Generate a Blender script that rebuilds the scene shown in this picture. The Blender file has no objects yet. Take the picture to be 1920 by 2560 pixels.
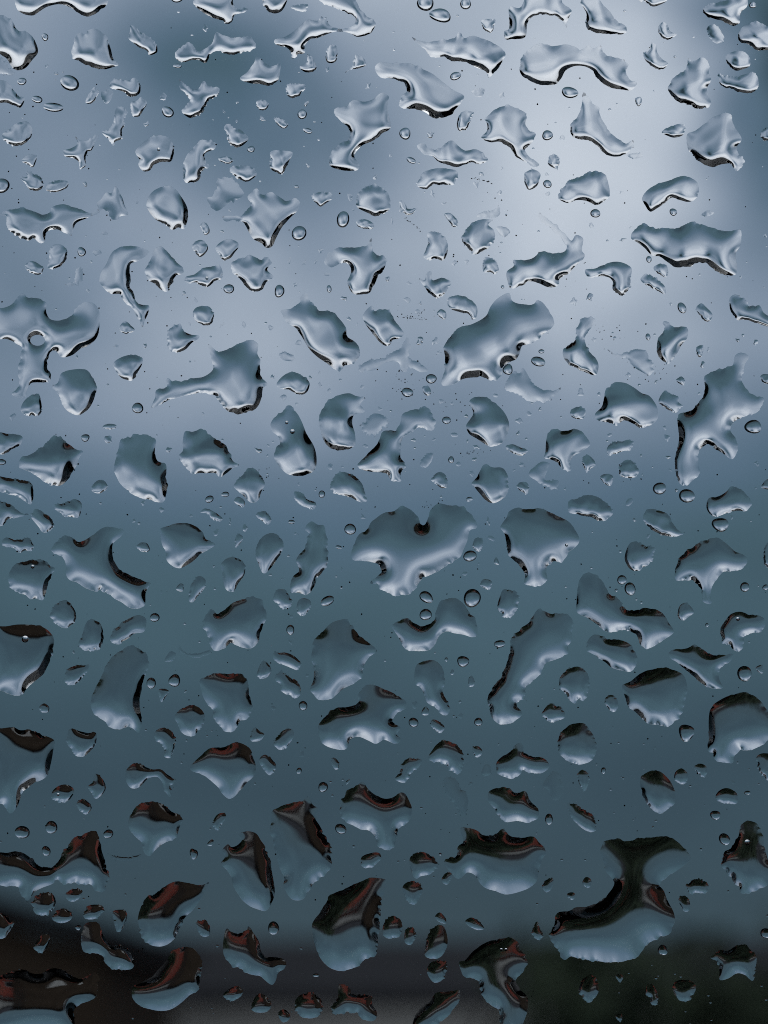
import bpy, math, random
import numpy as np
from mathutils import Vector, Matrix
from mathutils.geometry import delaunay_2d_cdt

scene = bpy.context.scene
COL = scene.collection
R = math.radians
random.seed(11)
rng = np.random.default_rng(11)

# ------------------------------------------------------------------ camera
PITCH = R(20.8)            # looking up through a sloping pane
EYE = Vector((0.0, 0.0, 0.0))   # the lens is the origin; the ground lies 7 m below
FWD = Vector((0, math.cos(PITCH), math.sin(PITCH)))
RGT = Vector((1, 0, 0))
UPV = Vector((0, -math.sin(PITCH), math.cos(PITCH)))
TANV = math.tan(R(21))
cam_data = bpy.data.cameras.new('camera')
cam = bpy.data.objects.new('camera', cam_data)
COL.objects.link(cam)
cam.location = EYE
cam.rotation_euler = (math.pi / 2 + PITCH, 0, 0)
cam_data.sensor_fit = 'VERTICAL'
cam_data.sensor_height = 24.0
cam_data.lens = 12.0 / TANV
cam_data.clip_start = 0.005
cam_data.clip_end = 2000
DIST = 0.1747              # eye to the wet face of the pane
cam_data.dof.use_dof = True
cam_data.dof.focus_distance = DIST - 0.0008
cam_data.dof.aperture_fstop = 6.0
scene.camera = cam
SC = 0.10 / 1920           # metres on the pane per photo pixel

def pix_dir(x, y):
    v = FWD + RGT * ((x - 960) / 1280 * TANV) + UPV * ((1280 - y) / 1280 * TANV)
    return v.normalized()

# ------------------------------------------------------------------ render
scene.render.engine = 'CYCLES'
scene.cycles.max_bounces = 6
scene.cycles.transmission_bounces = 6
scene.cycles.glossy_bounces = 6
scene.cycles.filter_width = 1.0
scene.cycles.use_denoising = False       # keep the fine sensor-like grain
scene.cycles.diffuse_bounces = 3
scene.cycles.sample_clamp_indirect = 6
scene.view_settings.view_transform = 'Standard'
scene.view_settings.look = 'None'
scene.view_settings.exposure = 0.0
scene.view_settings.gamma = 1.0

# ------------------------------------------------------------------ overcast sky
SUN_EL, SUN_AZ = R(52), R(200)      # soft sun behind the cloud, behind the viewer
world = bpy.data.worlds.new('World'); scene.world = world
world.use_nodes = True
nt = world.node_tree; nt.nodes.clear()
N = nt.nodes; L = nt.links
def node(t, **kw):
    n = N.new(t)
    for k, v in kw.items(): setattr(n, k, v)
    return n
def mth(op, a, b=None, c=None):
    n = node('ShaderNodeMath', operation=op)
    for i, s in enumerate((a, b, c)):
        if s is None: continue
        if isinstance(s, (int, float)): n.inputs[i].default_value = s
        else: L.new(s, n.inputs[i])
    return n.outputs[0]
def vmth(op, a, b):
    n = node('ShaderNodeVectorMath', operation=op)
    for i, s in enumerate((a, b)):
        if isinstance(s, (tuple, list, Vector)): n.inputs[i].default_value = s
        else: L.new(s, n.inputs[i])
    return n
tc = node('ShaderNodeTexCoord')
gen = tc.outputs['Generated']
warp = node('ShaderNodeTexNoise'); warp.inputs['Scale'].default_value = 4.5; warp.inputs['Detail'].default_value = 4; warp.inputs['Roughness'].default_value = .6
L.new(gen, warp.inputs['Vector'])
w1 = vmth('SUBTRACT', warp.outputs['Color'], (0.5, 0.5, 0.5)).outputs[0]
w2 = vmth('SCALE', w1, (0, 0, 0)); w2.inputs['Scale'].default_value = 0.25
dirw = vmth('NORMALIZE', vmth('ADD', gen, w2.outputs[0]).outputs[0], (0, 0, 0)).outputs[0]
sep = node('ShaderNodeSeparateXYZ'); L.new(gen, sep.inputs[0])
elev = mth('MULTIPLY', mth('ARCSINE', sep.outputs['Z']), 180 / math.pi)       # degrees above the horizon
ramp = node('ShaderNodeValToRGB')
L.new(mth('DIVIDE', elev, 90.0), ramp.inputs[0])
cr = ramp.color_ramp; cr.interpolation = 'B_SPLINE'
PTS = [(0, .07), (4.5, .068), (10, .076), (13, .092), (17.5, .124), (20, .15), (22, .20), (24, .28), (27, .37), (31, .42), (34, .37), (37, .32), (42, .36), (46, .85), (53, 1.2), (66, 1.2), (80, 1.0), (90, .9)]
for i, (e, v) in enumerate(PTS):
    el = cr.elements[i] if i < 2 else cr.elements.new(e / 90)
    el.position = e / 90; el.color = (v, v, v, 1)
base = ramp.outputs['Color']
cl = node('ShaderNodeTexNoise'); cl.inputs['Scale'].default_value = 4.5; cl.inputs['Detail'].default_value = 6; cl.inputs['Roughness'].default_value = .58
mp = node('ShaderNodeMapping'); mp.inputs['Location'].default_value = (3.1, 1.7, .4); mp.inputs['Scale'].default_value = (1, 1, 1.9)
L.new(gen, mp.inputs[0]); L.new(mp.outputs[0], cl.inputs['Vector'])
cloud = mth('MULTIPLY_ADD', cl.outputs['Fac'], 0.7, 0.65)
lum = mth('MULTIPLY', base, cloud)
# cloud breaks and thicker banks that the photograph shows
for (x, y, sig, amp) in [(1530, 550, 5, .36), (1320, 260, 5, .27), (90, 120, 5, .06), (600, 840, 4.5, .15), (250, 960, 3, .04),
                         (640, 330, 5, -.17), (470, 120, 4.2, -.08), (1850, 290, 5.5, -.37), (30, 690, 5, -.17), (1930, 1060, 4.5, -.06)]:
    d = vmth('DOT_PRODUCT', dirw, tuple(pix_dir(x, y))).outputs['Value']
    k = 1.0 / (1 - math.cos(R(sig)))
    g = mth('EXPONENT', mth('MULTIPLY', mth('SUBTRACT', d, 1.0), k))
    lum = mth('ADD', lum, mth('MULTIPLY', g, amp))
lum = mth('MAXIMUM', lum, 0.03)
tint = node('ShaderNodeValToRGB'); L.new(lum, tint.inputs[0])
TP = [(0, (.006, .012, .016)), (.07, (.038, .070, .095)), (.115, (.068, .127, .162)), (.17, (.102, .17, .242)), (.33, (.245, .318, .42)), (.6, (.53, .60, .70)), (1, (.88, .93, 1.0))]
for i, (p, c) in enumerate(TP):
    el = tint.color_ramp.elements[i] if i < 2 else tint.color_ramp.elements.new(p)
    el.position = p; el.color = (*c, 1)
sky = node('ShaderNodeTexSky', sky_type='NISHITA', sun_disc=False)
sky.sun_elevation = SUN_EL; sky.sun_rotation = SUN_AZ
skys = vmth('SCALE', sky.outputs[0], (0, 0, 0)); skys.inputs['Scale'].default_value = 0.05
mix = node('ShaderNodeMix', data_type='RGBA'); mix.inputs[0].default_value = 0.94     # nearly closed cloud cover
L.new(skys.outputs[0], mix.inputs[6]); L.new(tint.outputs[0], mix.inputs[7])
bg = node('ShaderNodeBackground'); bg.inputs['Strength'].default_value = 1.0
L.new(mix.outputs[2], bg.inputs['Color'])
wo = node('ShaderNodeOutputWorld'); L.new(bg.outputs[0], wo.inputs['Surface'])

sun_data = bpy.data.lights.new('sun', 'SUN'); sun_data.energy = 0.7; sun_data.angle = R(100); sun_data.color = (1, .96, .9)
sun = bpy.data.objects.new('sun', sun_data); COL.objects.link(sun)
sdir = Vector((math.sin(SUN_AZ) * math.cos(SUN_EL), math.cos(SUN_AZ) * math.cos(SUN_EL), math.sin(SUN_EL)))
sun.rotation_euler = sdir.to_track_quat('Z', 'Y').to_euler()
sun.location = sdir * 60

# ------------------------------------------------------------------ materials
def material(name, rgb, rough=.8, rgb2=None, scale=6, bump=0.0, detail=6, spec=.5):
    m = bpy.data.materials.new(name); m.use_nodes = True
    t = m.node_tree; b = t.nodes['Principled BSDF']; b.inputs['Roughness'].default_value = rough; b.inputs['Specular IOR Level'].default_value = spec
    b.inputs['Base Color'].default_value = (*rgb, 1)
    if rgb2:
        c = t.nodes.new('ShaderNodeTexCoord'); n = t.nodes.new('ShaderNodeTexNoise')
        n.inputs['Scale'].default_value = scale; n.inputs['Detail'].default_value = detail
        r = t.nodes.new('ShaderNodeValToRGB')
        r.color_ramp.elements[0].position = .35; r.color_ramp.elements[1].position = .68
        r.color_ramp.elements[0].color = (*rgb, 1); r.color_ramp.elements[1].color = (*rgb2, 1)
        t.links.new(c.outputs['Object'], n.inputs['Vector']); t.links.new(n.outputs['Fac'], r.inputs[0])
        t.links.new(r.outputs[0], b.inputs['Base Color'])
        if bump:
            bp = t.nodes.new('ShaderNodeBump'); bp.inputs['Strength'].default_value = bump; bp.inputs['Distance'].default_value = .02
            t.links.new(n.outputs['Fac'], bp.inputs['Height']); t.links.new(bp.outputs[0], b.inputs['Normal'])
    return m
def brick_material():
    m = bpy.data.materials.new('red_brick'); m.use_nodes = True
    t = m.node_tree; b = t.nodes['Principled BSDF']; b.inputs['Roughness'].default_value = .9
    c = t.nodes.new('ShaderNodeTexCoord'); mpn = t.nodes.new('ShaderNodeMapping'); mpn.inputs['Rotation'].default_value = (R(90), 0, 0)
    br = t.nodes.new('ShaderNodeTexBrick'); br.inputs['Scale'].default_value = 4.4
    br.inputs['Color1'].default_value = (.46, .085, .055, 1); br.inputs['Color2'].default_value = (.36, .07, .048, 1)
    br.inputs['Mortar'].default_value = (.22, .19, .17, 1); br.inputs['Mortar Size'].default_value = .014
    t.links.new(c.outputs['Object'], mpn.inputs[0]); t.links.new(mpn.outputs[0], br.inputs['Vector'])
    t.links.new(br.outputs['Color'], b.inputs['Base Color'])
    return m
def clear_material(name, ior, tintc=(1, 1, 1)):
    m = bpy.data.materials.new(name); m.use_nodes = True
    t = m.node_tree; t.nodes.clear()
    o = t.nodes.new('ShaderNodeOutputMaterial'); g = t.nodes.new('ShaderNodeBsdfGlass')
    g.inputs['IOR'].default_value = ior; g.inputs['Roughness'].default_value = 0.0
    c = t.nodes.new('ShaderNodeTexCoord'); n = t.nodes.new('ShaderNodeTexNoise'); n.inputs['Scale'].default_value = 90
    r = t.nodes.new('ShaderNodeValToRGB')
    r.color_ramp.elements[0].color = (*[v * .985 for v in tintc], 1); r.color_ramp.elements[1].color = (*tintc, 1)
    t.links.new(c.outputs['Object'], n.inputs['Vector']); t.links.new(n.outputs['Fac'], r.inputs[0])
    t.links.new(r.outputs[0], g.inputs['Color'])
    t.links.new(g.outputs[0], o.inputs['Surface'])
    return m
M = {
    'water': clear_material('rain_water', 1.333),
    'air': clear_material('air_in_water', 1.0 / 1.333),
    'glass': clear_material('window_glass', 1.5, (.985, .99, .99)),
    'ground': material('wet_ground', (.022, .022, .023), .6, (.035, .035, .036), 1.5, spec=.1),
    'slate': material('slate_roof', (.012, .012, .014), .8, (.022, .022, .025), 3, spec=.05),
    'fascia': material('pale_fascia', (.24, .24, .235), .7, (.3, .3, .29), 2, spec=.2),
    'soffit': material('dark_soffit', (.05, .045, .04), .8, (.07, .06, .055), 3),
    'added_wall': material('added_wall_dark', (.012, .012, .012), .9, (.02, .019, .018), 3),  # near-black for the unseen wall added behind the lens
    'brick': brick_material(),
    'pane': material('dark_pane', (.02, .022, .025), .15, (.03, .033, .036), 1),
    'paint': material('window_paint', (.35, .35, .34), .5, (.42, .42, .41), 5),
    'render': material('brown_render', (.036, .026, .019), .9, (.055, .04, .029), 1.2, spec=.1),
    'bark': material('bark', (.05, .04, .03), .95, (.09, .07, .05), 8, .5),
    'leaf': material('dark_leaves', (.014, .022, .014), .8, (.028, .042, .024), 4, spec=.1),
    'grime': material('grime', (.02, .02, .02), .9, (.06, .05, .04), 300),
}

# ------------------------------------------------------------------ helpers
def mesh_obj(name, verts, faces, mat, parent=None, smooth=False, loc=None):
    me = bpy.data.meshes.new(name); me.from_pydata([tuple(v) for v in verts], [], faces); me.update()
    if smooth: me.polygons.foreach_set('use_smooth', [True] * len(me.polygons))
    me.materials.append(mat)
    o = bpy.data.objects.new(name, me); COL.objects.link(o)
    if loc is not None: o.location = loc
    if parent is not None: o.parent = parent
    return o
def tag(o, label, cat, group=None):
    o['label'] = label; o['category'] = cat
    if group: o['group'] = group
    return o
def empty(name, loc, rz=0):
    o = bpy.data.objects.new(name, None); COL.objects.link(o); o.location = loc; o.rotation_euler = (0, 0, rz); return o
BOXF = [(0, 3, 2, 1), (4, 5, 6, 7), (0, 1, 5, 4), (1, 2, 6, 5), (2, 3, 7, 6), (3, 0, 4, 7)]
def box(name, x0, x1, y0, y1, z0, z1, mat, parent):
    v = [(x0, y0, z0), (x1, y0, z0), (x1, y1, z0), (x0, y1, z0), (x0, y0, z1), (x1, y0, z1), (x1, y1, z1), (x0, y1, z1)]
    return mesh_obj(name, v, BOXF, mat, parent)
def prism(name, prof, y0, y1, mat, parent):      # profile in x,z swept along y
    n = len(prof)
    v = [(x, y0, z) for x, z in prof] + [(x, y1, z) for x, z in prof]
    f = [tuple(range(n)), tuple(range(2 * n - 1, n - 1, -1))] + [(i, i + n, (i + 1) % n + n, (i + 1) % n) for i in range(n)]
    return mesh_obj(name, v, f, mat, parent)

# ------------------------------------------------------------------ setting
GZ = -7.0
g = mesh_obj('ground', [(-600, -600, GZ), (600, -600, GZ), (600, 600, GZ), (-600, 600, GZ)], [(0, 1, 2, 3)], M['ground'])
g['kind'] = 'structure'

# pane: local x right, y up, z away from the viewer; its wet face is z = 0
PANE_M = Matrix(((RGT.x, UPV.x, FWD.x), (RGT.y, UPV.y, FWD.y), (RGT.z, UPV.z, FWD.z)))
PANE_ROT = Matrix((RGT, UPV, FWD)).transposed().to_4x4()
# (right, up, forward) is left-handed, so the drops are built with x mirrored in a proper frame
LFT = -RGT
PANE_ROT = Matrix((LFT, UPV, FWD)).transposed().to_4x4()
PANE_C = EYE + FWD * DIST
def pane_world(u, v, w=0.0): return PANE_C + RGT * u + UPV * v + FWD * w
def on_pane(o, u, v, w=0.0):
    m = PANE_ROT.copy(); m.translation = pane_world(u, v, w); o.matrix_world = m
hx, hy, th = .55, .65, .003
pv = [(-hx, -hy, -th), (hx, -hy, -th), (hx, hy, -th), (-hx, hy, -th), (-hx, -hy, 0), (hx, -hy, 0), (hx, hy, 0), (-hx, hy, 0)]
pane = mesh_obj('window_pane', pv, BOXF, M['glass']); on_pane(pane, 0, 0)
tag(pane, 'clear sloping sheet of window glass covered in rain drops', 'window pane')

rw = box('added_dark_wall', -2.6, 2.6, -1.0, -.8, -2.4, 3.2, M['added_wall'], None)     # unseen dark wall added behind the lens so the drop rims go black
rw['kind'] = 'structure'

# ------------------------------------------------------------------ things beyond the glass
def az_x(px, py, y):      # where a photo ray crosses the vertical plane at distance y
    d = pix_dir(px, py); k = y / d.y; return d.x * k, d.z * k - GZ      # height above the ground

# terrace across the way: slate roof, pale gutter board, red brick wall
house = empty('brick_house', (0, 12, GZ))
XL, XR = -9.5, 24.0
YE, YR, YB = 0.0, 4.2, 8.4
ZE = -GZ + 12 * math.tan(R(.9)); ZR = -GZ + 16.2 * math.tan(R(3.1))
v = [(XL, YE - .35, ZE), (XR, YE - .35, ZE), (XR, YR, ZR), (XL, YR, ZR), (XR, YB + .35, ZE), (XL, YB + .35, ZE)]
vv = v + [(x, y, z - .12) for x, y, z in v]
mesh_obj('roof', vv, [(0, 1, 2, 3), (3, 2, 4, 5), (7, 6, 9, 8), (8, 9, 11, 10), (0, 6, 7, 1), (5, 4, 10, 11), (1, 7, 8, 2), (2, 8, 10, 4), (0, 3, 9, 6), (3, 5, 11, 9)], M['slate'], house)
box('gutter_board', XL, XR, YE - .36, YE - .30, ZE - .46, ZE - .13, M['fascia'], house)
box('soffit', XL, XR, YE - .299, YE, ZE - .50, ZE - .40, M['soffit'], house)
box('wall', XL + .2, XR - .2, YE, YB, 0, ZE - .13, M['brick'], house)
box('string_course', XL + .15, XR - .15, YE - .06, YE - .002, ZE - .86, ZE - .70, M['fascia'], house)
wx = XL + 1.6
while wx < XR - 2:
    for zb in (1.0, 3.6):
        w = box('window', wx, wx + 1.0, YE - .05, YE - .003, zb, zb + 1.35, M['paint'], house)
        box('pane', wx + .08, wx + .92, YE - .062, YE - .052, zb + .08, zb + 1.27, M['pane'], w)
        box('sill', wx - .08, wx + 1.08, YE - .12, YE - .052, zb - .09, zb - .002, M['fascia'], w)
    wx += 2.9
tag(house, 'out of focus red brick house with dark slate roof beyond the glass', 'house')

# brown gable end on the left
gx0, gz0 = az_x(-260, 2170, 8.0); gx1, gz1 = az_x(330, 2322, 8.0); gxr, _ = az_x(268, 2400, 8.0)
gab = empty('brown_house', (0, 8, GZ))
def gz(x): return gz0 + (gz1 - gz0) * (x - gx0) / (gx1 - gx0)
xl = gx0 - (gxr - gx0)
prism('wall', [(xl, 0), (gxr, 0), (gxr, gz(gxr) - .13), (gx0, gz0 - .13), (xl, gz(gxr) - .13)], 0, 2.8, M['render'], gab)
prism('roof', [(gx0, gz0 - .12), (gx1, gz1 - .12), (gx1, gz1), (gx0, gz0), (2 * gx0 - gx1, gz1), (2 * gx0 - gx1, gz1 - .12)], -.12, 2.9, M['slate'], gab)
box('window', gx0 - .2, gx0 + .5, -.05, -.003, 4.3, 5.5, M['paint'], gab)
tag(gab, 'out of focus brown rendered gable end under a dark roof', 'house')

def tree(name, label, px, top_py, y, rad, hgt, n, seed):
    rg = random.Random(seed)
    x, ztop = az_x(px, top_py, y)
    t = empty(name, (x, y, GZ)); tag(t, label, 'tree')
    # trunk and limbs
    vs, fs = [], []
    def tube(p, q, r0, r1, k=7):
        d = (q - p).normalized(); a = d.orthogonal().normalized(); b = d.cross(a); s = len(vs)
        for c, r in ((p, r0), (q, r1)):
            for i in range(k):
                an = 2 * math.pi * i / k; vs.append(c + a * (r * math.cos(an)) + b * (r * math.sin(an)))
        for i in range(k): fs.append((s + i, s + (i + 1) % k, s + k + (i + 1) % k, s + k + i))
    zc = ztop - hgt / 2
    tube(Vector((0, 0, 0)), Vector((.1, 0, zc * .6)), .22, .16); tube(Vector((.1, 0, zc * .6)), Vector((0, .1, ztop - .5)), .16, .04)
    limbs = []
    for i in range(14):
        b0 = Vector((.05, .05, zc * .5 + (ztop - zc * .5) * rg.random() * .75)); an = rg.random() * 6.28
        e = b0 + Vector((math.cos(an) * rad * .7, math.sin(an) * rad * .7, .3 + rg.random() * .9))
        tube(b0, e, .07, .015, 5); limbs.append(e)
    mesh_obj('trunk', vs, fs, M['bark'], t)
    cv, cf = [], []
    clumps = []
    for i in range(46):
        an = rg.random() * 6.28; u = rg.uniform(-1, 1); rr = rg.random() ** .4
        s = math.sqrt(1 - u * u)
        clumps.append((Vector((math.cos(an) * s * rad * rr, math.sin(an) * s * rad * rr, zc + u * hgt * .5 * rr - .15)), rg.uniform(.3, .55)))
    for i in range(n):
        c, cr_ = clumps[rg.randrange(len(clumps))]
        p = c + Vector((rg.gauss(0, 1), rg.gauss(0, 1), rg.gauss(0, .8))) * (cr_ * .5)
        if p.z > ztop: p.z = ztop - rg.random() * .3
        a = Vector((rg.gauss(0, 1), rg.gauss(0, 1), rg.gauss(0, 1))).normalized(); b = a.orthogonal().normalized()
        l = rg.uniform(.06, .12); w = l * .45; k = len(cv)
        cv += [p - a * l, p + b * w, p + a * l, p - b * w]; cf.append((k, k + 1, k + 2, k + 3))
    mesh_obj('crown', cv, cf, M['leaf'], t)
    return t
tree('garden_tree', 'dark leafy tree blurred beyond the glass beside the brick house', 1590, 2325, 7.0, 1.25, 2.9, 14000, 3)
tree('leafy_shrub', 'lower dark shrub spreading beside the taller blurred tree', 2120, 2440, 6.4, 1.35, 3.4, 14000, 5)

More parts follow.
